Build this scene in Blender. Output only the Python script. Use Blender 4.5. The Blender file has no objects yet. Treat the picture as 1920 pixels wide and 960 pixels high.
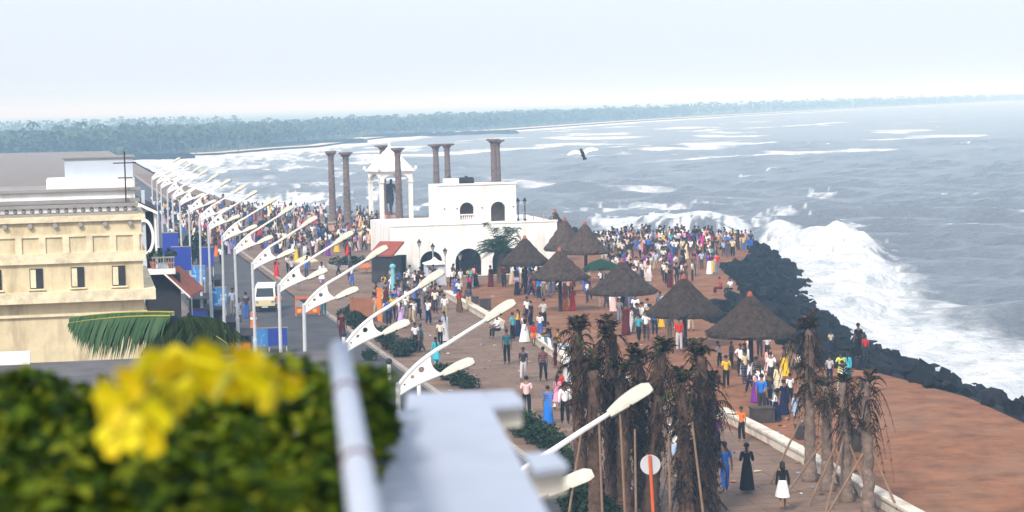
import bpy, bmesh, math, random
import numpy as np
from mathutils import Vector, Matrix, Euler
R = math.radians
rnd = random.Random(7)
S = bpy.context.scene
C = S.collection

# ------------------------------------------------------------------ camera, sky, sun, exposure
CAMZ, FPX = 13.5, 4100.0
PITCH, ROLL = R(4.02), R(1.3)
_f = Vector((0, math.cos(PITCH), -math.sin(PITCH)))
_r0 = Vector((1, 0, 0)); _u0 = Vector((0, math.sin(PITCH), math.cos(PITCH)))
_r = _r0 * math.cos(ROLL) - _u0 * math.sin(ROLL)
_u = _r0 * math.sin(ROLL) + _u0 * math.cos(ROLL)
cam = bpy.data.cameras.new('camera'); camo = bpy.data.objects.new('camera', cam); C.objects.link(camo)
cam.sensor_width = 36; cam.lens = FPX / 1920 * 36; cam.clip_start = 0.2; cam.clip_end = 60000
camo.matrix_world = Matrix(((_r.x, _u.x, -_f.x, 0), (_r.y, _u.y, -_f.y, 0), (_r.z, _u.z, -_f.z, CAMZ), (0, 0, 0, 1)))
cam.dof.use_dof = True; cam.dof.focus_distance = 115; cam.dof.aperture_fstop = 4.0
S.camera = camo

SUN_EL, SUN_AZ = 42, 205        # azimuth clockwise from +Y: the sun stands behind the camera, a little to its left
world = bpy.data.worlds.new('World'); S.world = world; world.use_nodes = True
wn, wl = world.node_tree.nodes, world.node_tree.links
bg = wn['Background']
sky = wn.new('ShaderNodeTexSky'); sky.sky_type = 'NISHITA'; sky.sun_disc = False
sky.sun_elevation = R(SUN_EL); sky.sun_rotation = R(SUN_AZ); sky.air_density = 1.0; sky.dust_density = 4.0; sky.ozone_density = 1.5
mixs = wn.new('ShaderNodeMix'); mixs.data_type = 'RGBA'; mixs.inputs[0].default_value = 0.62
mixs.inputs[7].default_value = (7.9, 8.75, 10.2, 1)     # the thin bright overcast veil
wl.new(sky.outputs[0], mixs.inputs[6]); wl.new(mixs.outputs[2], bg.inputs[0])
bg.inputs[1].default_value = 0.061
sun = bpy.data.lights.new('sun', 'SUN'); suno = bpy.data.objects.new('sun', sun); C.objects.link(suno)
sun.energy = 1.5; sun.angle = R(10); sun.color = (1.0, 0.93, 0.84)
suno.rotation_euler = (R(90 - SUN_EL), 0, R(180 - SUN_AZ) )
S.view_settings.view_transform = 'Standard'; S.view_settings.look = 'None'
S.view_settings.exposure = 1.3; S.view_settings.gamma = 1; S.view_settings.use_curve_mapping = False
S.cycles.max_bounces = 5; S.cycles.diffuse_bounces = 3; S.cycles.glossy_bounces = 2; S.cycles.transmission_bounces = 2
S.cycles.transparent_max_bounces = 4; S.cycles.volume_bounces = 0
S.cycles.use_denoising = True

def P(px, py, z=0.0):
    """a point of the photograph (1920 x 960) taken to where that line of sight meets height z"""
    d = _f * FPX + _r * (px - 960) - _u * (py - 480)
    t = (z - CAMZ) / d.z
    return Vector((d.x * t, d.y * t, z))
def G(px, py): return P(px, py, 0.0)
def PD(px, py, y):
    """the same line of sight at distance y"""
    d = _f * FPX + _r * (px - 960) - _u * (py - 480)
    t = y / d.y
    return Vector((d.x * t, y, CAMZ + d.z * t))
def to_px(X, Y, Z):
    dx, dy, dz = X, Y, Z - CAMZ
    cz = dx * _f.x + dy * _f.y + dz * _f.z
    return 960 + FPX * (dx * _r.x + dy * _r.y + dz * _r.z) / cz, 480 - FPX * (dx * _u.x + dy * _u.y + dz * _u.z) / cz

ORD = 'first second third fourth fifth sixth seventh eighth ninth tenth eleventh twelfth thirteenth fourteenth fifteenth sixteenth seventeenth eighteenth nineteenth twentieth twenty-first twenty-second'.split()
# ------------------------------------------------------------------ materials
def _nodes(name):
    m = bpy.data.materials.new(name); m.use_nodes = True
    return m, m.node_tree.nodes, m.node_tree.links, m.node_tree.nodes['Principled BSDF']
def mat(name, col, rough=0.85, var=0.15, scale=3.0, bump=0.0, bscale=None, spec=0.3, metal=0.0, dirt=None, dscale=0.8, damount=0.5, streak=1.0):
    m, n, l, p = _nodes(name)
    p.inputs['Roughness'].default_value = rough; p.inputs['Specular IOR Level'].default_value = spec; p.inputs['Metallic'].default_value = metal
    tc = n.new('ShaderNodeTexCoord')
    ns = n.new('ShaderNodeTexNoise'); ns.inputs['Scale'].default_value = scale; ns.inputs['Detail'].default_value = 6; ns.inputs['Roughness'].default_value = 0.65
    l.new(tc.outputs['Object'], ns.inputs['Vector'])
    rp = n.new('ShaderNodeValToRGB'); rp.color_ramp.elements[0].position = 0.3; rp.color_ramp.elements[1].position = 0.7
    lo = [max(0, c * (1 - var)) for c in col]; hi = [min(1, c * (1 + var)) for c in col]
    rp.color_ramp.elements[0].color = (*lo, 1); rp.color_ramp.elements[1].color = (*hi, 1)
    l.new(ns.outputs['Fac'], rp.inputs[0]); out = rp.outputs[0]
    if dirt:
        n2 = n.new('ShaderNodeTexNoise'); n2.inputs['Scale'].default_value = dscale; n2.inputs['Detail'].default_value = 8; n2.inputs['Roughness'].default_value = 0.7
        mp2 = n.new('ShaderNodeMapping'); mp2.inputs['Scale'].default_value = (1, 1, streak); l.new(tc.outputs['Object'], mp2.inputs[0]); l.new(mp2.outputs[0], n2.inputs['Vector'])
        r2 = n.new('ShaderNodeValToRGB'); r2.color_ramp.elements[0].position = 0.48; r2.color_ramp.elements[1].position = 0.72
        r2.color_ramp.elements[0].color = (0, 0, 0, 1); r2.color_ramp.elements[1].color = (damount,) * 3 + (1,)
        l.new(n2.outputs['Fac'], r2.inputs[0])
        mx = n.new('ShaderNodeMix'); mx.data_type = 'RGBA'; mx.inputs[7].default_value = (*dirt, 1)
        l.new(r2.outputs[0], mx.inputs[0]); l.new(out, mx.inputs[6]); out = mx.outputs[2]
    l.new(out, p.inputs['Base Color'])
    if bump:
        b = n.new('ShaderNodeBump'); b.inputs['Strength'].default_value = bump; b.inputs['Distance'].default_value = 0.05
        if bscale:
            n3 = n.new('ShaderNodeTexNoise'); n3.inputs['Scale'].default_value = bscale; n3.inputs['Detail'].default_value = 5
            l.new(tc.outputs['Object'], n3.inputs['Vector']); l.new(n3.outputs['Fac'], b.inputs['Height'])
        else: l.new(ns.outputs['Fac'], b.inputs['Height'])
        l.new(b.outputs[0], p.inputs['Normal'])
    return m
def mat_obj(name, rough=0.9, spec=0.2, var=0.12, scale=14, prints=False):
    """colour taken from each object's own colour setting (cloth, skin, hair)"""
    m, n, l, p = _nodes(name)
    p.inputs['Roughness'].default_value = rough; p.inputs['Specular IOR Level'].default_value = spec
    oi = n.new('ShaderNodeObjectInfo'); tc = n.new('ShaderNodeTexCoord')
    ns = n.new('ShaderNodeTexNoise'); ns.inputs['Scale'].default_value = scale; ns.inputs['Detail'].default_value = 3
    l.new(tc.outputs['Object'], ns.inputs['Vector'])
    mr = n.new('ShaderNodeMapRange'); mr.inputs['To Min'].default_value = 1 - var; mr.inputs['To Max'].default_value = 1 + var
    l.new(ns.outputs['Fac'], mr.inputs['Value'])
    vm = n.new('ShaderNodeVectorMath'); vm.operation = 'SCALE'
    l.new(oi.outputs['Color'], vm.inputs[0]); l.new(mr.outputs[0], vm.inputs['Scale']); out = vm.outputs[0]
    if prints:      # some cloths are printed or striped
        vo = n.new('ShaderNodeTexWave'); vo.inputs['Scale'].default_value = 3.2; vo.inputs['Distortion'].default_value = 6; vo.bands_direction = 'Z'; l.new(tc.outputs['Object'], vo.inputs['Vector'])
        gt = n.new('ShaderNodeMath'); gt.operation = 'GREATER_THAN'; gt.inputs[1].default_value = .84; l.new(oi.outputs['Random'], gt.inputs[0])
        st = n.new('ShaderNodeMath'); st.operation = 'GREATER_THAN'; st.inputs[1].default_value = .6; l.new(vo.outputs['Fac'], st.inputs[0])
        ml = n.new('ShaderNodeMath'); ml.operation = 'MULTIPLY'; l.new(gt.outputs[0], ml.inputs[0]); l.new(st.outputs[0], ml.inputs[1])
        m2 = n.new('ShaderNodeMath'); m2.operation = 'MULTIPLY'; m2.inputs[1].default_value = .55; l.new(ml.outputs[0], m2.inputs[0])
        hs = n.new('ShaderNodeMix'); hs.data_type = 'RGBA'; l.new(m2.outputs[0], hs.inputs[0]); l.new(out, hs.inputs[6]); hs.inputs[7].default_value = (.22, .20, .22, 1); out = hs.outputs[2]
    l.new(out, p.inputs['Base Color'])
    return m
def mat_attr(name, rough=0.9, spec=0.2, attr='tint', trans=0.0):
    m, n, l, p = _nodes(name)
    p.inputs['Roughness'].default_value = rough; p.inputs['Specular IOR Level'].default_value = spec
    a = n.new('ShaderNodeAttribute'); a.attribute_name = attr
    l.new(a.outputs['Color'], p.inputs['Base Color'])
    if trans:
        t = n.new('ShaderNodeBsdfTranslucent'); l.new(a.outputs['Color'], t.inputs[0])
        mx = n.new('ShaderNodeMixShader'); mx.inputs[0].default_value = trans
        l.new(p.outputs[0], mx.inputs[1]); l.new(t.outputs[0], mx.inputs[2]); l.new(mx.outputs[0], n['Material Output'].inputs[0])
    return m

# ------------------------------------------------------------------ mesh helpers
class MB:
    def __init__(s): s.v = []; s.f = []; s.t = []; s.tint = None
    def add(s, vs, fs):
        b = len(s.v); s.v += [tuple(v) for v in vs]; s.f += [tuple(i + b for i in f) for f in fs]
        if s.tint is not None: s.t += [s.tint] * len(vs)
    def box(s, x0, y0, z0, x1, y1, z1, M=None):
        vs = [Vector(p) for p in ((x0, y0, z0), (x1, y0, z0), (x1, y1, z0), (x0, y1, z0), (x0, y0, z1), (x1, y0, z1), (x1, y1, z1), (x0, y1, z1))]
        if M is not None: vs = [M @ v for v in vs]
        s.add(vs, [(0, 3, 2, 1), (4, 5, 6, 7), (0, 1, 5, 4), (1, 2, 6, 5), (2, 3, 7, 6), (3, 0, 4, 7)])
    def tube(s, pts, rad, n=8, cap=True):
        pts = [Vector(p) for p in pts]; k = len(pts)
        rad = rad if isinstance(rad, (list, tuple)) else [rad] * k
        vs = []; prev = None
        for i, p in enumerate(pts):
            t = (pts[min(i + 1, k - 1)] - pts[max(i - 1, 0)]).normalized()
            a = Vector((0, 0, 1)) if abs(t.z) < 0.95 else Vector((1, 0, 0))
            u = prev - t * prev.dot(t) if prev is not None else a.cross(t)
            if u.length < 1e-6: u = a.cross(t)
            u.normalize(); prev = u; w = t.cross(u)
            vs += [p + (u * math.cos(2 * math.pi * j / n) + w * math.sin(2 * math.pi * j / n)) * rad[i] for j in range(n)]
        fs = [(i * n + j, i * n + (j + 1) % n, (i + 1) * n + (j + 1) % n, (i + 1) * n + j) for i in range(k - 1) for j in range(n)]
        if cap: fs += [tuple(range(n - 1, -1, -1)), tuple((k - 1) * n + j for j in range(n))]
        s.add(vs, fs)
    def lathe(s, prof, n=16, c=(0, 0, 0), cap=True, sq=False):
        vs = []
        for r, z in prof:
            for j in range(n):
                a = 2 * math.pi * (j + (0.5 if sq else 0)) / n
                vs.append((c[0] + r * math.cos(a), c[1] + r * math.sin(a), c[2] + z))
        k = len(prof)
        fs = [(i * n + j, i * n + (j + 1) % n, (i + 1) * n + (j + 1) % n, (i + 1) * n + j) for i in range(k - 1) for j in range(n)]
        if cap: fs += [tuple(range(n - 1, -1, -1)), tuple((k - 1) * n + j for j in range(n))]
        s.add(vs, fs)
    def prism(s, poly, z0, z1):
        n = len(poly)
        s.add([(p[0], p[1], z0) for p in poly] + [(p[0], p[1], z1) for p in poly],
              [tuple(range(n - 1, -1, -1)), tuple(range(n, 2 * n))] + [(i, (i + 1) % n, n + (i + 1) % n, n + i) for i in range(n)])
    def ball(s, c, r, n=10, m=6, sx=1, sy=1, sz=1):
        s.lathe_pts = None
        prof = [(max(1e-3, math.sin(math.pi * i / m)) * r, -math.cos(math.pi * i / m) * r) for i in range(m + 1)]
        b = len(s.v); s.lathe(prof, n)
        for i in range(b, len(s.v)): s.v[i] = (c[0] + s.v[i][0] * sx, c[1] + s.v[i][1] * sy, c[2] + s.v[i][2] * sz)
    def mesh(s, name, material, smooth=False):
        me = bpy.data.meshes.new(name); me.from_pydata(s.v, [], s.f)
        if s.t:
            at = me.color_attributes.new('tint', 'FLOAT_COLOR', 'POINT')
            at.data.foreach_set('color', np.array([(*c, 1) for c in s.t], dtype=np.float32).ravel())
        if material: me.materials.append(material)
        if smooth: me.polygons.foreach_set('use_smooth', [True] * len(me.polygons))
        me.update(); return me
    def build(s, name, material, parent=None, smooth=False, loc=None, rz=0.0):
        return obj(name, s.mesh(name, material, smooth), parent, loc, rz)
def obj(name, me, parent=None, loc=None, rz=0.0):
    o = bpy.data.objects.new(name, me); C.objects.link(o)
    if parent: o.parent = parent
    if loc is not None: o.location = loc
    if rz: o.rotation_euler.z = rz
    return o
def tag(o, label, cat, group=None, kind=None):
    if label: o['label'] = label
    if cat: o['category'] = cat
    if group: o['group'] = group
    if kind: o['kind'] = kind
    return o
def struct(o, kind='structure'): o['kind'] = kind; return o
def empty(name, loc, rz=0.0):
    o = bpy.data.objects.new(name, None); C.objects.link(o); o.location = loc; o.rotation_euler.z = rz; o.empty_display_size = 0.3
    return o
def copy_tree(o, parent=None):
    c = o.copy(); C.objects.link(c)
    if parent: c.parent = parent
    for ch in o.children: copy_tree(ch, c)
    return c
def sheet(name, poly, z, material):
    from mathutils.geometry import tessellate_polygon
    vs = [Vector((p[0], p[1], z)) for p in poly]; fs = []
    for t in tessellate_polygon([vs]):
        a, b, c = (vs[i] for i in t); fs.append(tuple(t) if (b - a).cross(c - a).z > 0 else tuple(t[::-1]))
    mb = MB(); mb.add(vs, fs); return mb.build(name, material)
def holed(name, outline, holes, thick, material):
    """an upright wall in the local XZ plane (front at y = 0, body towards +y) with openings cut out"""
    cu = bpy.data.curves.new('c', 'CURVE'); cu.dimensions = '2D'; cu.fill_mode = 'BOTH'; cu.extrude = thick / 2
    for poly in [outline] + holes:
        sp = cu.splines.new('POLY'); sp.points.add(len(poly) - 1); sp.use_cyclic_u = True
        for p, q in zip(sp.points, poly): p.co = (q[0], q[1], 0, 1)
    o = bpy.data.objects.new('c', cu); C.objects.link(o)
    me = bpy.data.meshes.new_from_object(o.evaluated_get(bpy.context.evaluated_depsgraph_get()))
    bpy.data.objects.remove(o); bpy.data.curves.remove(cu)
    me.transform(Matrix(((1, 0, 0, 0), (0, 0, -1, thick / 2), (0, 1, 0, 0), (0, 0, 0, 1))))
    me.name = name; me.materials.clear(); me.materials.append(material)
    return me
def arch(xc, z0, w, h, n=14):
    """outline of an opening with a round head"""
    r = w / 2
    return [(xc - r, z0), (xc + r, z0)] + [(xc + r * math.cos(math.pi * i / n), z0 + h - r + r * math.sin(math.pi * i / n)) for i in range(n + 1)]
def circle(x, z, r, n=14): return [(x + r * math.cos(2 * math.pi * i / n), z + r * math.sin(2 * math.pi * i / n)) for i in range(n)]

_rs = np.random.RandomState(3); _tab = _rs.rand(256, 256)
def vnoise(x, y):
    xi = np.floor(x).astype(int); yi = np.floor(y).astype(int); fx = x - xi; fy = y - yi
    fx = fx * fx * (3 - 2 * fx); fy = fy * fy * (3 - 2 * fy)
    a = _tab[xi & 255, yi & 255]; b = _tab[(xi + 1) & 255, yi & 255]; c = _tab[xi & 255, (yi + 1) & 255]; d = _tab[(xi + 1) & 255, (yi + 1) & 255]
    return (a * (1 - fx) + b * fx) * (1 - fy) + (c * (1 - fx) + d * fx) * fy
def fbm(x, y, o=4):
    s = 0; a = 0.5; t = 0
    for i in range(o): s = s + a * vnoise(x * 2 ** i + 17 * i, y * 2 ** i - 31 * i); t += a; a *= 0.5
    return s / t
def sstep(a, b, x): t = np.clip((x - a) / (b - a), 0, 1); return t * t * (3 - 2 * t)
def seg_dist(X, Y, line):
    d = np.full(X.shape, 1e9)
    for (x0, y0), (x1, y1) in zip(line[:-1], line[1:]):
        dx, dy = x1 - x0, y1 - y0; t = np.clip(((X - x0) * dx + (Y - y0) * dy) / (dx * dx + dy * dy), 0, 1)
        d = np.minimum(d, np.hypot(X - x0 - t * dx, Y - y0 - t * dy))
    return d
def inside(X, Y, poly):
    r = np.zeros(X.shape, bool)
    for (x0, y0), (x1, y1) in zip(poly, poly[1:] + poly[:1]):
        if y0 == y1: continue
        c = ((y0 > Y) != (y1 > Y)) & (X < (x1 - x0) * (Y - y0) / (y1 - y0) + x0); r ^= c
    return r
def resample(line, n):
    L = [0]
    for a, b in zip(line[:-1], line[1:]): L.append(L[-1] + math.dist(a, b))
    t = np.linspace(0, L[-1], n)
    return np.interp(t, L, [p[0] for p in line]), np.interp(t, L, [p[1] for p in line])

# ------------------------------------------------------------------ lie of the land
SEA = -3.5
WATER = [(34, -60), (32, 40), (29, 100), (24.5, 147), (24, 160), (26, 185), (27.5, 200), (25, 214), (19, 217), (13, 219), (11, 232), (8, 254), (1, 268), (-8, 272), (-18, 279), (-29, 293),
         (-42, 340), (-56, 400), (-71, 466), (-105, 620), (-135, 760)]
EDGE = [(26, -60), (23, 60), (20, 96), (17.4, 106), (15, 108), (14.7, 114), (14.4, 122), (13.0, 126), (11.6, 132), (12.7, 141), (16.2, 152), (16.4, 172), (20.5, 186), (22, 200), (19.5, 207), (15, 210), (9, 212),
        (6, 220), (5, 234), (2, 250), (-3, 260), (-10, 264), (-21, 270), (-32, 287), (-45, 336), (-60, 398), (-75, 464), (-108, 620), (-139, 760)]
BAY = [(-142, 783), (-124, 768 + 25), (-107, 812), (-94, 880), (-80, 917), (-69, 1089), (-58, 1191), (0, 1315), (98, 1680), (220, 2050), (423, 2580), (816, 3485), (2200, 5600), (5200, 8800)]
def kerb_x(y): return -4.0 - 0.21 * (y - 103)
def lamp_x(y): return -2.9 - 0.198 * (y - 53)
def wall_x(y): return 11.7 - 0.207 * (y - 74.8)

m_earth = mat('town_earth', (0.20, 0.15, 0.11), 0.95, 0.3, 0.25)
m_sand = mat('red_sand', (0.215, 0.088, 0.038), 0.95, 0.45, 0.7, 0.8, 5.0, dirt=(0.25, 0.15, 0.09), dscale=0.16, damount=0.7)
m_rock = mat('black_rock', (0.008, 0.008, 0.010), 0.85, 0.6, 2.2, 0.9, 5.0, spec=0.12)
m_beach = mat('pale_beach', (0.62, 0.54, 0.42), 0.9, 0.1, 0.02)
m_plain = mat('coastal_plain', (0.06, 0.08, 0.05), 0.95, 0.4, 0.01)
m_kerb = mat('kerb_stone', (0.33, 0.29, 0.25), 0.9, 0.25, 1.4, 0.3)

def paving(name, col, mortar, sx, sy, var, rot):
    m, n, l, p = _nodes(name); p.inputs['Roughness'].default_value = 0.85; p.inputs['Specular IOR Level'].default_value = 0.25
    tc = n.new('ShaderNodeTexCoord'); mp = n.new('ShaderNodeMapping'); mp.inputs['Rotation'].default_value = (0, 0, rot); l.new(tc.outputs['Object'], mp.inputs[0])
    br = n.new('ShaderNodeTexBrick'); br.inputs['Scale'].default_value = 1; br.inputs['Brick Width'].default_value = sx; br.inputs['Row Height'].default_value = sy
    br.inputs['Mortar Size'].default_value = 0.03; br.inputs['Color1'].default_value = (*col, 1); br.inputs['Color2'].default_value = (*[c * (1 - var) for c in col], 1); br.inputs['Mortar'].default_value = (*mortar, 1)
    l.new(mp.outputs[0], br.inputs['Vector'])
    ns = n.new('ShaderNodeTexNoise'); ns.inputs['Scale'].default_value = 0.35; ns.inputs['Detail'].default_value = 8; ns.inputs['Roughness'].default_value = 0.7; l.new(tc.outputs['Object'], ns.inputs['Vector'])
    mr = n.new('ShaderNodeMapRange'); mr.inputs['From Min'].default_value = 0.3; mr.inputs['From Max'].default_value = 0.7; mr.inputs['To Min'].default_value = 0.62; mr.inputs['To Max'].default_value = 1.3; l.new(ns.outputs['Fac'], mr.inputs['Value'])
    vm = n.new('ShaderNodeVectorMath'); vm.operation = 'SCALE'; l.new(br.outputs['Color'], vm.inputs[0]); l.new(mr.outputs[0], vm.inputs['Scale']); l.new(vm.outputs[0], p.inputs['Base Color'])
    return m
m_pave = paving('promenade_pavers', (0.215, 0.138, 0.096), (0.10, 0.064, 0.047), 2.2, 0.85, 0.2, -0.2)
m_asph = mat('asphalt', (0.062, 0.062, 0.068), 0.9, 0.3, 0.5, 0.3, 30.0, dirt=(0.10, 0.09, 0.08), dscale=0.2, damount=0.6)

struct(sheet('ground', [(p[0] - 0.3, p[1]) for p in EDGE] + [(-1500, 760), (-1500, -200), (26, -200)], -0.16, m_earth))
ys = [-40, 30, 100, 200, 320, 470]
struct(sheet('road', [(kerb_x(y), y) for y in ys] + [(kerb_x(y) - 8.6, y) for y in ys[::-1]], -0.12, m_asph))
# a fork of asphalt and the left footpath
m_foot = paving('footpath_slabs', (0.20, 0.17, 0.15), (0.09, 0.08, 0.07), 0.9, 0.9, 0.25, -0.2)
mb = MB(); mb.prism([(kerb_x(y) - 8.6, y) for y in ys] + [(kerb_x(y) - 13.5, y) for y in ys[::-1]], -0.2, 0.0); struct(mb.build('footpath', m_foot))
mb = MB()
for k in range(170):
    y0 = -30 + k * 3.0; y1 = y0 + 2.97
    if 143 < y0 < 165: continue
    for o, w in ((0.0, 0.28), (-8.6 - 0.28, 0.28)):
        mb.prism([(kerb_x(y0) + o, y0), (kerb_x(y0) + o + w, y0), (kerb_x(y1) + o + w, y1), (kerb_x(y1) + o, y1)], -0.2, 0.03)
struct(mb.build('kerb', m_kerb))
struct(sheet('promenade_pavement', [(kerb_x(y) + 0.28, y) for y in (-40, 30, 143)] + [(kerb_x(y) - 0.5, y) for y in (146, 165, 200, 320, 470)] + [p for p in EDGE[::-1] if p[1] < 470], 0.0, m_pave))
mb = MB(); mb.tint = None
# crossing ramp where the kerb is open
struct(sheet('sand_flat', [(wall_x(y), y) for y in (-40, 30, 75, 113, 149)] + [(-5.2, 164.5), (4.6, 166.5), (3.8, 200), (3.5, 216)] + [p for p in EDGE[::-1] if p[1] < 219], 0.03, m_sand))

# sea wall: a bank from the sand edge down into the water
ax, ay = resample(EDGE, 420); wx, wy = resample(WATER, 3000)
idx = np.maximum.accumulate([int(np.argmin(np.hypot(wx - a, wy - b))) for a, b in zip(ax, ay)]); bx, by = wx[idx], wy[idx]
n2 = 14; vs = []; fs = []
for i in range(420):
    for j in range(n2):
        t = j / (n2 - 1); x = ax[i] * (1 - t) + bx[i] * t; y = ay[i] * (1 - t) + by[i] * t
        h = 0.03 + (SEA - 0.9) * t ** 1.25
        h += (float(fbm(np.array([x * 0.9]), np.array([y * 0.9]), 3)[0]) - 0.5) * 1.5 * min(1, 4 * t * (1.15 - t)) if 0 < j else -0.02
        vs.append((x, y, h))
for i in range(419):
    for j in range(n2 - 1):
        a = i * n2 + j; fs.append((a, a + 1, a + n2 + 1, a + n2))
mb = MB(); mb.add(vs, fs); struct(mb.build('rock_bank_ground', m_rock))

# far coast
cx_, cy_ = [p[0] for p in BAY], [p[1] for p in BAY]
struct(sheet('coastal_plain_ground', [(-150, 700)] + BAY + [(5200, 12000), (-7000, 12000), (-7000, 700)], -2.75, m_plain))
inl = [(-190, 800), (-128, 812), (-112, 830), (-100, 893), (-86, 931), (-80, 1097), (-72, 1203), (-12, 1330), (85, 1700), (203, 2075), (400, 2610), (790, 3520), (2170, 5650), (5170, 8850)]
struct(sheet('beach', BAY + inl[::-1], -2.72, m_beach))

# ------------------------------------------------------------------ sea
def build_sea():
    pys = np.concatenate([np.linspace(0.8, 12, 30), np.linspace(12.6, 60, 100), np.arange(61, 330, 0.9), np.arange(331, 800, 2.2)])
    Yr = 17.0 * FPX / pys
    us = np.linspace(-0.40, 0.40, 460)
    Y, U = np.meshgrid(Yr, us, indexing='ij'); X = U * Y
    land = inside(X, Y, WATER + BAY + [(5200, 20000), (-9000, 20000), (-9000, -500), (34, -500)])
    d = np.minimum(seg_dist(X, Y, WATER), seg_dist(X, Y, BAY)); dn = seg_dist(X, Y, WATER); db = seg_dist(X, Y, BAY)
    d = np.where(land, -d, d)
    Z = np.zeros_like(X); rs = np.random.RandomState(5)
    res = np.gradient(Yr)[:, None] * -1
    for k in range(34):
        lam = 3.0 * (9.0 ** rs.rand()); th = R(-118) + rs.randn() * 0.42
        kx, ky = math.cos(th) * 2 * math.pi / lam, math.sin(th) * 2 * math.pi / lam
        a = 0.0125 * lam ** 0.85
        wob = 2.5 * fbm(X / 60 + k, Y / 60 - k, 2)
        ok = sstep(1.6, 3.2, lam / np.abs(res))
        s = np.sin(kx * X + ky * Y + rs.rand() * 7 + wob)
        Z += a * (s + 0.35 * (s * s - .5)) * ok
    Z *= np.clip(0.35 + d / 25, 0.2, 1)
    px, py = to_px(X, Y, np.full_like(X, SEA))
    foam = np.zeros_like(X)
    n1 = fbm(X / 9, Y / 14, 4); n2_ = fbm(X / 30 + 9, Y / 42, 4); n3 = fbm(X / 2.2, Y / 3.4, 3)
    npx = fbm(px / 11, py / 2.6, 4)
    # surf along the rocks and along the bay
    foam = np.maximum(foam, sstep(16, 2, dn + (n2_ - 0.5) * 22) * 0.95)
    foam = np.maximum(foam, sstep(34, 8, db + (n2_ - .5) * 22) * sstep(400, 700, Y) * 1.0)
    for k, (o, w) in enumerate(((55, 10), (110, 16), (175, 12), (250, 12))):
        foam = np.maximum(foam, np.exp(-((db + (n2_ - .5) * 70 - o) / w) ** 2) * sstep(0.42, 0.56, fbm(X / 45 + 5 * k, Y / 70, 3)) * sstep(560, 640, Y) * sstep(1900, 1100, Y))
    for k, (o, w) in enumerate(((26, 5), (48, 6), (75, 5))):
        foam = np.maximum(foam, np.exp(-((dn + (n2_ - .5) * 26 - o) / w) ** 2) * 0.75 * sstep(0.56, 0.70, fbm(X / 24 + 7 * k, Y / 40, 3)))
    for (cx, cy, rx, ry, sl) in SURF:
        pw = py + (fbm(px / 9 + cx, px * 0 + cy, 3) - .5) * min(ry, 9) * 2.6; e = ((px - cx) / rx) ** 2 + ((pw - cy - sl * (px - cx)) / ry) ** 2
        foam = np.maximum(foam, (1.35 if ry > 40 else 1.1 if ry > 9 else 0.8) * sstep(2.2, 0.0, e + (npx - .5) * 3.4 + (n3 - .5) * 1.2) * 0.9)
    wc = sstep(0.76, 0.84, fbm(X / 5.5 + 40, Y / 8 + 3, 4)) * sstep(0.5, 0.6, fbm(X / 60, Y / 60, 2))
    foam = np.maximum(foam, wc * 0.8)
    foam = np.where(land & (d < -6), 0, foam)
    # broken water heaps up
    e = ((px - 1550) / 130) ** 2 + ((py - 535) / 85) ** 2
    heap = sstep(1.2, 0.2, e) * (0.05 + 0.8 * n1 + 1.0 * n3)
    crest = np.exp(-(((py - 462 - 14 * np.sin(px / 60.) - 0.05 * (px - 1500)) / 15) ** 2)) * sstep(1405, 1470, px) * sstep(1690, 1600, px)
    heap += crest * (0.2 + 1.2 * n1 + 1.2 * n3)
    e2 = ((px - 1290) / 110) ** 2 + ((py - 428) / 14) ** 2
    heap += sstep(1.4, 0.3, e2) * (0.1 + 1.3 * n1 + 1.1 * n3)
    foam = np.maximum(foam, np.clip(crest * 1.3, 0, 1)); Z += heap * 1.15
    foam = np.clip(foam, 0, 1.3) * (0.62 + 0.85 * n3)
    Z = np.where(d < -8, -3.5, Z)
    nr, nc = X.shape
    v = np.stack([X, Y, Z + SEA], -1).reshape(-1, 3)
    ii, jj = np.meshgrid(np.arange(nr - 1), np.arange(nc - 1), indexing='ij'); a = (ii * nc + jj).ravel()
    f = np.stack([a, a + nc, a + nc + 1, a + 1], -1)
    me = bpy.data.meshes.new('sea'); me.vertices.add(len(v)); me.vertices.foreach_set('co', v.astype(np.float32).ravel())
    me.loops.add(len(f) * 4); me.loops.foreach_set('vertex_index', f[:, ::-1].astype(np.int32).ravel())
    me.polygons.add(len(f)); me.polygons.foreach_set('loop_start', np.arange(0, len(f) * 4, 4, dtype=np.int32))
    me.polygons.foreach_set('use_smooth', np.ones(len(f), bool))
    me.update(calc_edges=True)
    at = me.attributes.new('foam', 'FLOAT', 'POINT'); at.data.foreach_set('value', foam.astype(np.float32).ravel())
    m, n, l, p = _nodes('sea_water')
    a = n.new('ShaderNodeAttribute'); a.attribute_name = 'foam'
    tc = n.new('ShaderNodeTexCoord'); mp = n.new('ShaderNodeMapping'); mp.inputs['Scale'].default_value = (1, 0.55, 1); l.new(tc.outputs['Object'], mp.inputs[0])
    ns = n.new('ShaderNodeTexNoise'); ns.inputs['Scale'].default_value = 0.55; ns.inputs['Detail'].default_value = 9; ns.inputs['Roughness'].default_value = 0.72; l.new(mp.outputs[0], ns.inputs['Vector'])
    ad = n.new('ShaderNodeMath'); ad.operation = 'MULTIPLY_ADD'; ad.inputs[1].default_value = 0.9; ad.inputs[2].default_value = -0.45; l.new(ns.outputs['Fac'], ad.inputs[0])
    sm = n.new('ShaderNodeMath'); sm.operation = 'ADD'; l.new(a.outputs['Fac'], sm.inputs[0]); l.new(ad.outputs[0], sm.inputs[1])
    mr = n.new('ShaderNodeMapRange'); mr.interpolation_type = 'SMOOTHSTEP'; mr.inputs['From Min'].default_value = 0.22; mr.inputs['From Max'].default_value = 0.95; l.new(sm.outputs[0], mr.inputs['Value'])
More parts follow.
